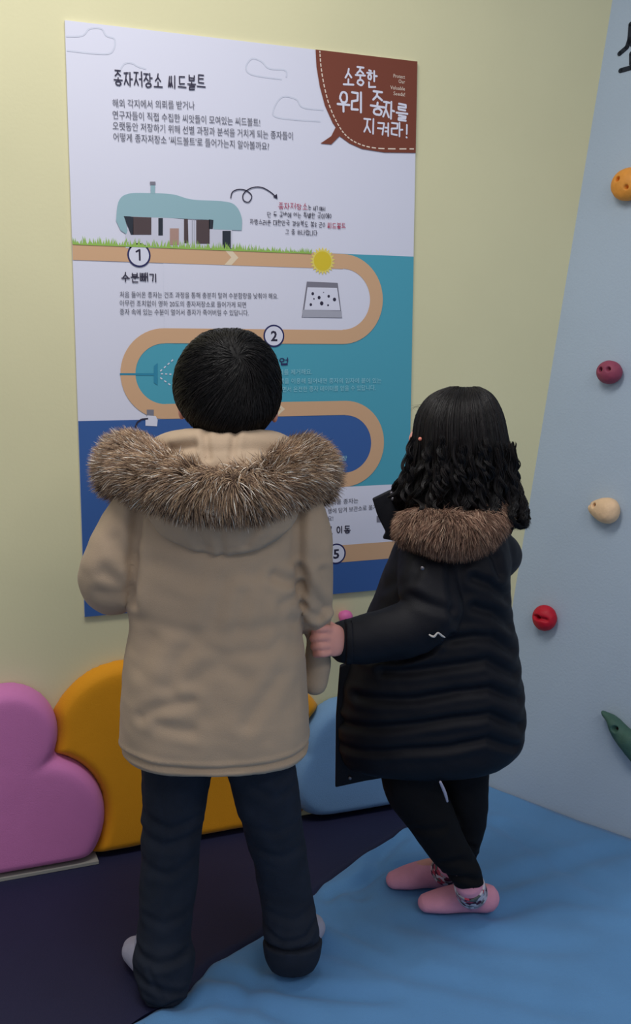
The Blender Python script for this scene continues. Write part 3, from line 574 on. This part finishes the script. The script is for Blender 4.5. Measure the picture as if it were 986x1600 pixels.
sh += [tube([hb + np.array([0, .005, -.05]), vp(350, 790, YB_)], [.045, .05]), tube([vp(350, 790, YB_), vp(348, 900, YB_), vp(346, 1030, YB_), vp(346, 1090, YB_)], [(.105, .065), (.115, .075), (.105, .075), (.115, .08)], flat=(0, 1, 0)),
       tube([vp(300, 800, YB_), shL, elL, wrL], [.045, .04, .033, .022]), tube([vp(400, 800, YB_), vp(448, 810, YB_), vp(472, 845, YB_), vp(484, 900, YB_), vp(489, 955, YB_ + .02), vp(496, 998, YB_ + .06)], [.045, .036, .028, .020, .015, .010]),
       tube([vp(290, 1140, YB_), vp(276, 1215, YB_), vp(268, 1300, YB_), vp(262, 1400, YB_ - .01), vp(257, 1480, YB_ - .02)], [.06, .052, .046, .040, .034]), tube([vp(395, 1140, YB_), vp(410, 1215, YB_), vp(430, 1300, YB_ + .03), vp(446, 1390, YB_ + .045), vp(455, 1450, YB_ + .04)], [.06, .050, .042, .036, .032])] + foot(*footL) + foot(*footR)
sh += hand(wrL, (.5, .6, .5), (-.6, .6, -.1), (0, -.2, 1), .5, .85) + hand(vp(496, 1005, YB_ + .062), (-.05, .15, -1), (1, 0, 0), (0, 1, 0), .3, .6)
boy.body = boy.add('body', fuse(sh, .0042, 3), M_['skin']); faceparts(boy, hb, HF, .88)
# hair
hl = Loft([(516, 345, 372, .015, .02), (522, 322, 392, .04, .05), (533, 305, 408, .062, .07), (550, 290, 424, .080, .085), (575, 278, 434, .092, .095), (600, 274, 437, .098, .09), (625, 278, 436, .097, .07, -.005), (645, 288, 429, .088, .045, -.015), (662, 302, 416, .074, .03, -.025), (678, 318, 400, .055, .02, -.03), (689, 336, 382, .03, .02, -.035)], YB_ - .005, e=2.05)
hm = fuse([hl.skin()], .004, 2); Vh = co(hm); hfw = np.array(HF[1]); hup = np.array(HF[2]); ca_ = (Vh - hb) @ hfw; cb_ = (Vh - hb) @ hup
Vh = Vh - hfw * np.where((ca_ > .03) & (cb_ < .035), ca_ - .03, 0)[:, None]; setco(hm, Vh); fr = (Vh[:, 1] > YB_ + .045) & (Vh[:, 2] < hb[2] + .035)
hm2 = hm.copy(); boyhair = boy.add('hair', hm, M_['hairbase'])
bv = BVHTree.FromPolygons([Vector(v) for v in co(hm2)], [tuple(p.vertices) for p in hm2.polygons])
n = 11000; pts, Nn = surf_samples(hm2, n); keep = ~(((pts - hb) @ hfw > .025) & ((pts - hb) @ hup < .045)); pts = pts[keep]; Nn = Nn[keep]; n = len(pts)
wh = vp(374, 556, YB_ - .09); out = np.empty((n, 7, 3)); p = pts.copy(); out[:, 0] = p; lift = RNG.uniform(0, .004, n)
dj = RNG.normal(0, .15, (n, 3))
for k in range(1, 7):
    q = p - wh; q /= np.linalg.norm(q, axis=1)[:, None] + 1e-6; q = q + dj + .25 * np.stack([wob(p, 45, 21), wob(p, 45, 22), wob(p, 45, 23)], 1) + np.array([0, 0, -.35]) + .35 * np.cross(q, np.array([0, -1, 0]))
    nn = np.empty_like(p)
    for i in range(n):
        loc, nr, _, _ = bv.find_nearest(p[i]); nn[i] = nr; p[i] = loc
    q -= (q * nn).sum(1)[:, None] * nn; q /= np.linalg.norm(q, axis=1)[:, None] + 1e-6; p = p + q * .0062; out[:, k] = p + nn * (lift * (.3 + .7 * k / 6))[:, None] + nn * .0012
me = fib(out, .00055 * np.array([.9, 1, 1, 1, .9, .7, .2]), mixcol(n, 7, [(12, 9, 9), (20, 16, 16), (30, 24, 24)], [.6, .3, .1])); boy.add('hair_strands', me, M_['hair'], boyhair, False)['kind'] = 'stuff'
# parka
tor = Loft([(738, 290, 418, .05, .06), (752, 250, 450, .08, .08), (775, 222, 466, .10, .095), (800, 210, 470, .115, .10), (840, 204, 468, .12, .105), (880, 203, 466, .122, .11), (930, 204, 467, .122, .11), (975, 204, 471, .118, .11), (1020, 198, 475, .125, .115), (1070, 193, 480, .132, .12), (1115, 190, 483, .136, .125), (1145, 190, 484, .136, .125), (1165, 196, 481, .133, .122), (1172, 200, 478, .128, .118)], YB_, e=2.5)
sleeveL = tube([vp(235, 790, YB_), vp(205, 838, YB_ - .01), vp(180, 892, YB_ - .015), vp(180, 912, YB_ + .03), vp(215, 898, YB_ + .12), vp(250, 868, YB_ + .19)], [.064, .066, .064, .060, .052, .044], n=40, m=32)
sleeveR = tube([vp(450, 790, YB_), vp(470, 840, YB_ - .01), vp(484, 900, YB_ - .005), vp(489, 950, YB_ + .02), vp(493, 978, YB_ + .045), vp(497, 1000, YB_ + .062), vp(495, 1035, YB_ + .075), vp(491, 1068, YB_ + .08)], [.062, .058, .042, .036, .026, .021, .026, .024], n=44, m=32)
jk = fuse([tor.skin(), sleeveL, sleeveR], .0042, 4)
folds(jk, [([(207, 790), (205, 850), (203, 950)], 0.0077, 0.0095), ([(466, 800), (466, 880), (470, 960)], 0.0077, 0.0095), ([(206, 968), (270, 982), (345, 986), (420, 984), (468, 988)], 0.0022, 0.0121),
           ([(150, 1190), (345, 1196), (540, 1188)], .005, .0045, 0),
           ([(222, 1120), (255, 1100), (300, 1090)], 0.0037, 0.0108), ([(250, 1128), (300, 1135)], 0.0032, 0.0108), ([(305, 1000), (280, 1030), (268, 1070)], 0.0032, 0.0135), ([(350, 910), (335, 965)], 0.0028, 0.0135), ([(380, 930), (372, 975)], 0.0025, 0.0121),
           ([(435, 1060), (405, 1100), (388, 1125)], 0.0032, 0.0135), ([(300, 1060), (345, 1035), (385, 1060)], 0.0025, 0.0135), ([(430, 905), (468, 925)], 0.0055, 0.0095), ([(440, 950), (470, 935)], 0.0037, 0.0095), ([(445, 965), (470, 1000)], 0.0032, 0.0108), ([(440, 1005), (478, 1025)], 0.0032, 0.0121), ([(235, 1000), (215, 1050)], 0.0025, 0.0135), ([(330, 1010), (355, 1020), (420, 1018)], 0.0019, 0.0108),
           ([(468, 900), (508, 972)], 0.0077, 0.0081), ([(470, 930), (502, 980)], 0.0069, 0.0074), ([(474, 962), (497, 986)], 0.0062, 0.0068), ([(505, 905), (512, 970)], 0.0032, 0.0081), ([(483, 1005), (492, 1050)], 0.0037, 0.0081), ([(160, 900), (190, 925)], 0.0037, 0.0121), ([(175, 850), (195, 880)], 0.0032, 0.0121), ([(150, 935), (195, 938)], 0.0037, 0.0108), ([(240, 880), (300, 900), (400, 900), (445, 885)], 0.0019, 0.0162)],
      YB_ - .11, .0030, 24)
jacket = boy.add('parka', jk, M_['coat'])
# hood on the back, collar roll and fur
yb = YB_
hd = fuse([ball(vp(348, 782, yb - .105), (.138, .058, .098)), tube([vp(232, 725, yb + .02), vp(262, 706, yb - .03), vp(300, 702, yb - .075), vp(345, 708, yb - .095), vp(392, 702, yb - .075), vp(432, 706, yb - .03), vp(466, 725, yb + .02)], [.03, .034, .036, .036, .036, .034, .03], n=40), tube([vp(345, 720, yb - .02), vp(346, 780, yb - .06)], [(.10, .06), (.12, .06)], flat=(0, 1, 0))], .004, 4)
folds(hd, [([(235, 845), (290, 868), (350, 878), (410, 866), (455, 840)], .004, .006), ([(345, 800), (347, 868)], .003, .006), ([(300, 815), (320, 858)], .004, .009), ([(400, 815), (385, 850)], .003, .009), ([(262, 705), (300, 698)], .006, .007), ([(318, 680), (325, 715)], .004, .006), ([(365, 680), (362, 715)], .004, .006)], yb - .14, .0015, 30, seed=4)
hood = boy.add('hood', hd, M_['coat'], jacket)
path = [vp(190, 740, yb + .03), vp(203, 722, yb - .01), vp(236, 738, yb - .08), vp(290, 760, yb - .145), vp(346, 766, yb - .160), vp(402, 762, yb - .145), vp(448, 742, yb - .08), vp(476, 729, yb - .01), vp(488, 748, yb + .03)]
fb = fuse([tube(path, [.032, .040, .038, .034, .032, .034, .038, .040, .032], n=60, m=28)], .005, 3); fb2 = fb.copy()
furb = boy.add('fur_trim', fb, M_['furbase'], jacket)
xc = vp(346, 760, yb - .1)[0]
def bdirf(P, N):
    u = np.clip((P[:, 0] - xc) / .2, -1.2, 1.2); zc = np.interp(np.abs(P[:, 0] - xc), [0, .1, .2], [vp(346, 766, yb - .16)[2], vp(290, 760, yb - .14)[2], vp(190, 726, yb)[2]]); up_ = np.clip((P[:, 2] - zc) / .045, -1, 1)
    return N * .32 + np.stack([u * .9, -.05 + 0 * u, -.75 + .85 * np.abs(u) + .5 * up_], 1)
pal = [(122, 100, 86), (156, 130, 108), (184, 154, 126), (206, 176, 142), (240, 228, 212), (60, 46, 42)]
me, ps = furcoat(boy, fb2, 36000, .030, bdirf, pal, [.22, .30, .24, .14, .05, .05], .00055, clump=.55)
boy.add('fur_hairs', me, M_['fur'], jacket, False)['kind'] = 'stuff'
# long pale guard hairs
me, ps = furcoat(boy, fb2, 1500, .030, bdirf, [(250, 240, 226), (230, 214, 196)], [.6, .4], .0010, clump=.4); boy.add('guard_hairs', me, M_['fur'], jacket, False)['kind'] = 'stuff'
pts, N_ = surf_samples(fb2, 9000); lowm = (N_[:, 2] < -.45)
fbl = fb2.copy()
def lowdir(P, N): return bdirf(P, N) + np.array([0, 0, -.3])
# dark hairs along the lower edge
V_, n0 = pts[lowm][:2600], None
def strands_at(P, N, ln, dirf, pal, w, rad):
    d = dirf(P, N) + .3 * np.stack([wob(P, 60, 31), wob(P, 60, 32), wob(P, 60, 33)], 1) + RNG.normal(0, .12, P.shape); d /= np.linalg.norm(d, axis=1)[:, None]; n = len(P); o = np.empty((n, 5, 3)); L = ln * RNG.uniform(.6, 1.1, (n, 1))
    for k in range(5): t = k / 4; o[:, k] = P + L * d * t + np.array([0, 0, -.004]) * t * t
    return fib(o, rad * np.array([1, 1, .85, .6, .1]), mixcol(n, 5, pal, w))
boy.add('dark_lower_hairs', strands_at(pts[lowm][:2600], N_[lowm][:2600], .030, lowdir, [(40, 32, 34), (66, 52, 48)], [.6, .4], .0009), M_['fur'], jacket, False)['kind'] = 'stuff'
# jeans
jl = tube([vp(283, 1150, YB_), vp(276, 1210, YB_), vp(268, 1300, YB_ + .0), vp(262, 1400, YB_ - .01), vp(256, 1462, YB_ - .02), vp(256, 1500, YB_ - .03), vp(256, 1536, YB_ - .045)], [.078, .068, .058, .055, .053, .059, .052], n=60, m=40)
jr = tube([vp(402, 1150, YB_), vp(410, 1210, YB_ + .0), vp(430, 1300, YB_ + .03), vp(446, 1390, YB_ + .045), vp(454, 1440, YB_ + .04), vp(457, 1462, YB_ + .035), vp(456, 1476, YB_ + .03)], [.072, .066, .057, .052, .054, .056, .046], n=60, m=40)
jn = fuse([jl, jr, tube([vp(346, 1060, YB_), vp(346, 1150, YB_)], [(.13, .10), (.12, .09)], flat=(0, 1, 0), rcap=False)], .0042, 3)
folds(jn, [([(215, 1300), (260, 1312), (310, 1300)], 0.0040, 0.0090), ([(222, 1345), (265, 1355), (300, 1340)], 0.0030, 0.0090), ([(225, 1270), (270, 1285), (315, 1275)], 0.0025, 0.0081), ([(212, 1472), (250, 1482), (300, 1478)], 0.0045, 0.0072), ([(215, 1505), (255, 1515), (290, 1530)], 0.0040, 0.0063), ([(225, 1540), (260, 1548), (285, 1540)], 0.0035, 0.0054), ([(240, 1490), (262, 1530)], 0.0030, 0.0054), ([(218, 1525), (236, 1560)], 0.0030, 0.0054),
           ([(385, 1290), (430, 1300), (475, 1290)], 0.0025, 0.0090), ([(395, 1330), (440, 1345), (480, 1335)], 0.0025, 0.0090), ([(410, 1466), (440, 1480), (480, 1474), (503, 1452)], 0.0045, 0.0054), ([(420, 1440), (460, 1450), (490, 1440)], 0.0025, 0.0072), ([(400, 1220), (430, 1240), (460, 1230)], 0.0025, 0.0090), ([(430, 1490), (460, 1500), (485, 1490)], 0.0020, 0.0045), ([(232, 1420), (262, 1428), (298, 1418)], 0.0025, 0.0081), ([(255, 1210), (262, 1300), (250, 1400)], 0.0010, 0.0036)], YB_ - .03, .0032, 34, seed=6)
V = co(jn); V[:, 2] = np.maximum(V[:, 2], .003); setco(jn, V)
jeans = boy.add('jeans', jn, M_['jeans'])
cf = []
for c_, r_ in ((vp(457, 1478, YB_ + .03), .0585),):
    cf.append(tube([c_ + np.array([0, 0, .012]), c_ + np.array([0, -.004, -.022]), c_ + np.array([0, -.008, -.045])], [.0605, .055, .043], n=14, m=36, flat=(0, 1, 0), rcap=False))
me = fuse(cf, .004, 2); V = co(me); V[:, 2] = np.maximum(V[:, 2], .003); setco(me, V); boy.add('cuff', me, M_['jeans'], jeans)
for ft, so in ((footL, (-.012, 0, 0)), (footR, (.008, 0, 0))):
    me = fuse([tube([np.array([*(ft[0] + (ft[1] - ft[0]) * k)[:2], z]) for k, z in ((.14, .036), (.4, .038), (.7, .029), (.93, .02))], [(.032, .036), (.031, .038), (.037, .028), (.026, .019)], n=20, flat=(0, 0, 1)), tube([ft[0] + (ft[1] - ft[0]) * .2 + np.array([0, 0, .03]), ft[0] + (ft[1] - ft[0]) * .2 + np.array([0, 0, .10])], [.034, .031], n=8)], .003, 3)
    V = co(me) + np.array(so); V[:, 2] = np.maximum(V[:, 2], .002); setco(me, V); boy.add('sock', me, M_['greysock'])

# ---------------------------------------------------------------- the child in navy
YG = 2.10
girl = Person(vp(700, 1420, YG), 'child in a long navy quilted coat, long wavy black hair, pink socks, holding a sleeve')
fG = (-.70, .71); GH = vp(702, 684, YG + .0); GF = headframe(fG, 18); fg3 = np.array([-.8, .6, 0]); rg3 = np.array([.6, .8, 0])
nf = (fl(776, 1424), fl(655, 1424)); ff_ = (fl(704, 1385), fl(607, 1388))
hand_w = vp(532, 1003, 1.915)
el = vp(680, 968, YG - .13); shl = vp(655, 885, YG - .07); shr = vp(768, 865, YG + .07); er = vp(772, 880, YG + .12); wr_ = vp(690, 930, YG + .24)
sh = headshapes(GH, GF, .93) + [tube([GH + np.array([0, 0, -.05]), vp(712, 850, YG)], [.042, .048]), tube([vp(712, 850, YG), vp(700, 930, YG), vp(690, 1030, YG), vp(690, 1110, YG)], [(.085, .08), (.095, .085), (.09, .08), (.09, .07)], flat=(0, 1, 0)),
      tube([vp(700, 880, YG - .02), shl, el, vp(600, 988, 1.94), hand_w], [.04, .036, .03, .024, .02], n=40), tube([vp(740, 870, YG + .03), shr, er, wr_], [.04, .036, .03, .02], n=30),
      tube([vp(668, 1110, YG - .01), vp(645, 1212, YG - .02), vp(684, 1296, YG - .035), vp(722, 1364, YG - .045), np.array([*(nf[0] + (nf[1] - nf[0]) * .3)[:2], .04])], [.055, .050, .034, .021, .019], n=40), tube([vp(718, 1110, YG + .04), vp(724, 1215, YG + .04), vp(729, 1270, YG + .04), vp(722, 1320, YG + .06), np.array([*(ff_[0] + (ff_[1] - ff_[0]) * .14)[:2], .04])], [.055, .046, .037, .03, .022], n=40)] + foot(*nf, .9) + foot(*ff_, .9)
sh += hand(wr_, (-.6, .7, .1), (0, -.3, 1), (-.6, -.4, 0), .4, .85)
# the hand that grips the other child's sleeve: palm edge-on, four fingers stacked, thumb behind
k_ = lambda x, y, dy: vp(x, y, 1.898 + dy)
sh += [tube([hand_w, k_(524, 1001, -.012), k_(513, 1001, -.020)], [(.017, .026), (.014, .031), (.011, .031)], n=12, flat=(0, 0, 1))]
for yk, L_, rr_ in ((982, 0, .0085), (995.5, -1.5, .0088), (1008.5, 0, .0085), (1020.5, 3, .0078)):
    sh.append(tube([k_(521, yk + (1001 - yk) * .35, -.014), k_(510, yk, -.026), k_(499 + L_, yk + .5, -.031), k_(491.5 + L_, yk + 1.5, -.020), k_(491.5 + L_, yk + 2.5, -.004), k_(497 + L_, yk + 3, .010)], [rr_, rr_ * 1.02, rr_ * .98, rr_ * .92, rr_ * .88, rr_ * .75], n=26, m=14))
sh.append(tube([k_(524, 985, .002), k_(514, 978, .018), k_(505, 980, .028), k_(498, 984, .030)], [.011, .010, .009, .0075], n=18, m=14))
girl.body = girl.add('body', fuse(sh, .0028, 2), M_['skin']); faceparts(girl, GH, GF, .93)
# coat
gc = Loft([(792, 668, 762, .05, .05), (815, 640, 780, .075, .075), (845, 618, 792, .095, .09), (880, 604, 797, .11, .10), (920, 590, 795, .115, .11), (960, 574, 799, .12, .12), (1000, 556, 806, .125, .125), (1040, 541, 811, .13, .13), (1080, 533, 816, .135, .13), (1120, 529, 818, .135, .13), (1148, 528, 816, .135, .13), (1168, 529, 808, .132, .12), (1182, 532, 792, .12, .11), (1190, 540, 778, .10, .10)], YG, e=2.3)
slL = tube([vp(668, 870, YG - .05), vp(668, 915, YG - .10), vp(676, 958, YG - .125), vp(648, 978, YG - .13), vp(600, 992, 1.955), vp(560, 1000, 1.935), vp(540, 1003, 1.927)], [.060, .060, .056, .056, .051, .046, .043], n=50, m=36, flat=(.3, 1, 0))
slR = tube([vp(752, 845, YG + .0), vp(776, 862, YG + .03), vp(780, 872, YG + .08), vp(740, 900, YG + .17), vp(700, 925, YG + .22)], [.052, .047, .045, .044, .04], n=40, m=30)
ck = fuse([gc.skin(), slL, slR], .0042, 3)
V = co(ck)
folds(ck, [([(742, 905), (770, 918), (800, 945)], 0.0072, .009), ([(742, 950), (775, 962), (806, 990)], 0.0072, .009), ([(700, 1000), (742, 996), (772, 1000), (808, 1028)], 0.0072, .009, 0), ([(600, 1052), (651, 1047), (705, 1039), (761, 1034), (812, 1066)], 0.0072, .009, 0), ([(560, 1098), (649, 1090), (712, 1079), (765, 1077), (820, 1107)], 0.0079, .009, 0),
           ([(530, 1150), (630, 1132), (705, 1120), (765, 1116), (820, 1148)], 0.0079, .009, 0), ([(540, 1185), (630, 1169), (705, 1163), (761, 1154), (810, 1178)], 0.0065, .008, 0), ([(600, 935), (640, 905), (655, 880)], 0.0029, .008), ([(566, 1038), (620, 1035), (670, 1015), (700, 985)], 0.0072, .007), ([(640, 925), (700, 945)], 0.0043, .009), ([(700, 870), (705, 960)], 0.0043, .008), ([(786, 905), (780, 880), (768, 860)], 0.0072, .008)],
      YG - .12, .0016, 30, seed=8)
coat = girl.add('coat', ck, M_['dcoat'])
def plate(px, Y, t, name, m, parent, P, bev=.003):
    pl = [vp(x, y, Y) for x, y in px]; me = slab(pl, (0, 1, 0), t); bm = bmesh.new(); bm.from_mesh(me); bmesh.ops.bevel(bm, geom=list(bm.edges), offset=bev, segments=3, affect='EDGES', profile=.5); bm.to_mesh(me); bm.free(); return P.add(name, me, m, parent)
plate([(531, 1042), (560, 1030), (600, 1030), (612, 1214), (570, 1221), (524, 1231), (525, 1120)], YG - .035, .016, 'placket', M_['dcoat'], coat, girl)
plate([(582, 780), (611, 766), (640, 790), (640, 850), (598, 842), (603, 832), (590, 806)], YG - .03, .016, 'collar_flap', M_['dcoat'], coat, girl)
for x, y, Y in ((545, 1086, YG - .037), (537, 1153, YG - .037), (547, 1216, YG - .037), (614, 780, YG - .032), (660, 888, YG - .178), (612, 771, YG - .032)):
    girl.add('snap', fuse([ball(vp(x, y, Y), (.0042, .0025, .0042))], .001, 1), M_['metal'], coat)
girl.add('cord_end', fuse([tube([vp(671, 992, YG - .19), vp(678, 995, YG - .195), vp(684, 989, YG - .195), vp(690, 993, YG - .192), vp(695, 996, YG - .19)], [.0018, .0025, .0018, .0022, .0014], n=20, m=8)], .0009, 0), M_['cord'], coat)
me = fuse([tube([hand_w + np.array([.008, 0, 0]), hand_w + np.array([.022, .001, 0])], [(.045, .034), (.045, .035)], n=6, m=32, flat=(0, 1, 0), rcap=False)], .003, 2); girl.add('cuff', me, M_['dcoat'], coat)
# leggings
lg = fuse([tube([vp(668, 1130, YG - .01), vp(642, 1212, YG - .02), vp(672, 1275, YG - .03), vp(700, 1325, YG - .035), vp(720, 1352, YG - .04), vp(733, 1374, YG - .045)], [.070, .064, .053, .044, .036, .031], n=50, m=30), tube([vp(718, 1130, YG + .04), vp(724, 1215, YG + .04), vp(729, 1270, YG + .04), vp(722, 1320, YG + .06), vp(708, 1348, YG + .085)], [.068, .056, .047, .040, .028], n=44, m=30)], .004, 3)
folds(lg, [([(690, 1340), (715, 1335), (745, 1345)], .004, .007), ([(700, 1365), (725, 1362), (750, 1370)], .005, .006), ([(650, 1290), (690, 1285)], .003, .008), ([(712, 1388), (735, 1380), (758, 1384)], .003, .004)], YG - .05, .0014, 40, seed=12)
girl.add('leggings', lg, M_['tights'])
girl.add('draw_cord', fuse([tube([vp(688, 1222, YG - .13), vp(695, 1238, YG - .12), vp(699, 1252, YG - .11)], [.003, .0035, .0025], n=14, m=10)], .0012, 0), M_['greysock'], coat)
for ft, ax, AN in ((nf, .32, vp(733, 1382, YG - .045)), (ff_, .16, vp(703, 1352, YG + .085))):
    d = ft[1] - ft[0]; L = np.linalg.norm(d); z = lambda k, h: np.array([*(ft[0] + d * k)[:2], h])
    me = fuse([tube([z(.13, .032), z(.4, .034), z(.68, .027), z(.90, .021)], [(.030, .032), (.029, .033), (.035, .026), (.027, .020)], n=24, flat=(0, 0, 1)), tube([z(ax - .02, .032), AN], [.031, .030], n=10)], .003, 3)
    V = co(me); V[:, 2] = np.maximum(V[:, 2], .002); setco(me, V); sk = girl.add('sock', me, M_['pinksock'])
    me = fuse([tube([AN + (z(ax - .02, .032) - AN) * .62, AN], [.0350, .0335], n=8, m=30, rcap=False)], .0022, 1)
    bm_ = bpy.data.materials.get('sock_band')
    if bm_ is None:
        bm_ = mat('sock_band', (150, 140, 150), .8); nt = bm_.node_tree; vo = nt.nodes.new('ShaderNodeTexVoronoi'); vo.inputs['Scale'].default_value = 95; rp = nt.nodes.new('ShaderNodeValToRGB'); rp.color_ramp.interpolation = 'CONSTANT'
        tc = nt.nodes.new('ShaderNodeTexCoord'); nt.links.new(tc.outputs['Object'], vo.inputs['Vector']); sp = nt.nodes.new('ShaderNodeSeparateColor'); nt.links.new(vo.outputs['Color'], sp.inputs[0]); nt.links.new(sp.outputs[0], rp.inputs[0])
        e = rp.color_ramp.elements; e[0].color = (*lin((150, 146, 152)), 1); e[1].position = .55; e[1].color = (*lin((70, 24, 50)), 1)
        for ps_, c_ in ((.3, (210, 200, 206)), (.75, (186, 70, 90)), (.88, (90, 96, 92))): q = e.new(ps_); q.color = (*lin(c_), 1)
        nt.links.new(rp.outputs[0], nt.nodes['Principled BSDF'].inputs['Base Color'])
    girl.add('ankle_band', me, bm_, sk)
# fur on the hood edge over her shoulders
gp = [vp(642, 822, YG - .06), vp(660, 818, YG - .105), vp(692, 826, YG - .135), vp(724, 828, YG - .130), vp(754, 817, YG - .105), vp(772, 792, YG - .06)]
fb = fuse([tube(gp, [.024, .032, .034, .034, .030, .024], n=50, m=26)], .005, 3); fb2 = fb.copy(); girl.add('fur_trim', fb, M_['furbase'], coat); xg = vp(705, 830, YG - .1)[0]
gd = lambda P, N: N * .5 + np.stack([np.clip((P[:, 0] - xg) / .15, -1, 1) * .5, -.2 + 0 * P[:, 0], -.8 + 0 * P[:, 0]], 1)
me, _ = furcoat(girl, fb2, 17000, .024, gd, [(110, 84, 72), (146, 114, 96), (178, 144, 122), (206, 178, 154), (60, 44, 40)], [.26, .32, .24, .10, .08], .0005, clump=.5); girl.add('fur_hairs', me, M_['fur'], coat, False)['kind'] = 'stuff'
# hair
gh = Loft([(604, 708, 744, .02, .02), (612, 686, 760, .045, .045), (626, 668, 772, .068, .065), (650, 654, 782, .088, .075), (680, 649, 788, .098, .07), (710, 647, 792, .102, .06, .0), (735, 638, 797, .106, .055), (760, 622, 805, .110, .05), (782, 622, 812, .112, .045, -.005), (798, 640, 814, .108, .04, -.01), (812, 740, 816, .07, .04, -.02), (824, 775, 816, .035, .03, -.02)], YG, n=70, e=2.15)
hm = fuse([gh.skin()], .004, 3); V = co(hm); N = no(hm); cut = (V - GH) @ np.array(GF[1]); keepm = (cut > .045) & (V[:, 2] < GH[2] + .04)
V = V + N * (-.004 + .003 * wob(V * np.array([1, 1, .25]), 110, 40))[:, None] - np.array(GF[1]) * np.where(keepm, cut - .045, 0)[:, None]; setco(hm, V)
ghair = girl.add('hair', hm, M_['hairbase'])
n = 8500; K = 16; ph = RNG.uniform(PI * .62, PI * 2.22, n); t0 = RNG.uniform(.0, .45, n) ** 1.3; t1 = np.clip(RNG.uniform(.72, 1.0, n), 0, 1)
hx = np.cos(ph) > .35; t1 = np.where(hx, t1, np.minimum(t1, RNG.uniform(.74, .84, n))); ph0 = ph; seedp = RNG.uniform(0, 6.28, n); lock = np.floor(ph * 9) * 1.7
out = np.empty((n, K, 3)); off = RNG.uniform(-.004, .006, n)
for k in range(K):
    u = k / (K - 1); t = t0 + (t1 - t0) * u; ctr = gh.pt(t, ph0); mid = gh.pt(t, ph0 * 0 + PI / 2) * .5 + gh.pt(t, ph0 * 0 - PI / 2) * .5; N = ctr - mid; N /= np.linalg.norm(N, axis=1)[:, None] + 1e-6
    amp = .0135 * np.clip((t - .35) / .4, 0, 1); pz = t * 26 + lock + .5 * seedp * .25; tan = np.stack([-N[:, 1], N[:, 0], 0 * N[:, 0]], 1)
    out[:, k] = ctr + N * (off + amp * .8 * np.sin(pz))[:, None] + tan * (amp * np.cos(pz))[:, None]
me = fib(out, .00065 * np.array([1] * (K - 3) + [.8, .5, .15]), mixcol(n, K, [(13, 10, 10), (22, 17, 17), (34, 27, 26)], [.6, .3, .1])); girl.add('hair_strands', me, M_['hair'], ghair, False)['kind'] = 'stuff'
# loose curls at the right side and fly-away hairs
def lockstr(px, nst, w, K=18):
    P = catmull([vp(x, y, Y) for x, y, Y in px], K); o = np.empty((nst, K, 3)); a = RNG.uniform(0, 6.28, nst); r = w * np.sqrt(RNG.uniform(0, 1, nst)); T = np.linspace(0, 1, K)
    for k in range(K): o[:, k] = P[k] + np.stack([r * np.cos(a + 2 * T[k]), r * np.sin(a + 2 * T[k]), .3 * r * np.sin(a)], 1) * (1 - .6 * T[k])
    return o
LK = [([(790, 730, YG - .03), (802, 750, YG - .04), (797, 775, YG - .05), (812, 792, YG - .04), (818, 808, YG - .03), (808, 826, YG - .03), (822, 824, YG - .03)], 160, .008), ([(784, 700, YG - .03), (800, 728, YG - .03), (810, 745, YG - .02), (803, 765, YG - .02), (818, 785, YG - .02), (820, 800, YG - .02)], 130, .007),
      ([(770, 740, YG - .08), (790, 770, YG - .07), (782, 800, YG - .07), (800, 815, YG - .06), (796, 835, YG - .05)], 150, .009), ([(650, 730, YG - .04), (632, 752, YG - .05), (622, 768, YG - .05), (606, 778, YG - .05)], 120, .008), ([(640, 740, YG - .06), (640, 770, YG - .07), (660, 790, YG - .12), (650, 802, YG - .12)], 120, .009)]
def curl(x, y, L, Yc, ph_, rr_, K=26):
    u = np.linspace(0, 1, K); c = vp(x, y, Yc); a = ph_ + u * (7 + 4 * math.sin(ph_ * 5)); w = rr_ * (.2 + .8 * u)
    P = np.stack([c[0] + w * np.cos(a) + (x - 715) / 715 * .12 * u, c[1] + w * np.sin(a) * .8, c[2] - L * u], 1)
    return P
CU = []
for i in range(64):
    x = random.uniform(640, 806); y = random.uniform(680, 762) - (8 if x < 660 else 0); back = .125 * math.sqrt(max(0, 1 - ((x - 716) / 105) ** 2)); L = (.06 if x < 770 else .095) * random.uniform(.8, 1.15)
    c_ = curl(x, y, L, YG - back - .004, random.uniform(0, 6), random.uniform(.006, .010)); m_ = 26; o = np.empty((m_, 26, 3)); a = RNG.uniform(0, 6.28, m_); q = .0055 * np.sqrt(RNG.uniform(0, 1, m_))
    for k in range(26): o[:, k] = c_[k] + np.stack([q * np.cos(a), q * np.sin(a) * .6, q * np.sin(a) * .6], 1) * (1 - .5 * k / 25)
    CU.append(o)
CU = np.concatenate(CU); girl.add('curls', fib(CU, .0006 * np.array([.3] + [1] * 21 + [.9, .7, .4, .1]), mixcol(len(CU), 26, [(13, 10, 10), (26, 20, 19), (38, 30, 28)], [.55, .35, .1])), M_['hair'], ghair, False)['kind'] = 'stuff'
oo = np.concatenate([lockstr(*l) for l in LK]); girl.add('hair_lock', fib(oo, .0006 * np.array([1] * 14 + [.9, .7, .4, .1]), mixcol(len(oo), 18, [(13, 10, 10), (24, 18, 18)], [.7, .3])), M_['hair'], ghair, False)['kind'] = 'stuff'
fa = []
for i in range(60):
    x = random.uniform(655, 760); y = 606 + abs(x - 718) * .35 + 4; a = vp(x, y + 6, YG); fa.append(catmull([a, a + np.array([random.uniform(-.014, .006), 0, random.uniform(.0, .007)]), a + np.array([random.uniform(-.028, .01), 0, random.uniform(-.016, .007)])], 6))
girl.add('flyaway_hair', fib(np.array(fa), .0003 * np.array([1, 1, 1, .8, .5, .1]), mixcol(len(fa), 6, [(24, 17, 16)], [1.])), M_['hair'], ghair, False)['kind'] = 'stuff'
girl.add('earring', fuse([ball(vp(656.5, 686, YG - .055), (.004, .004, .004))], .001, 1), M_['earring'], girl.body)
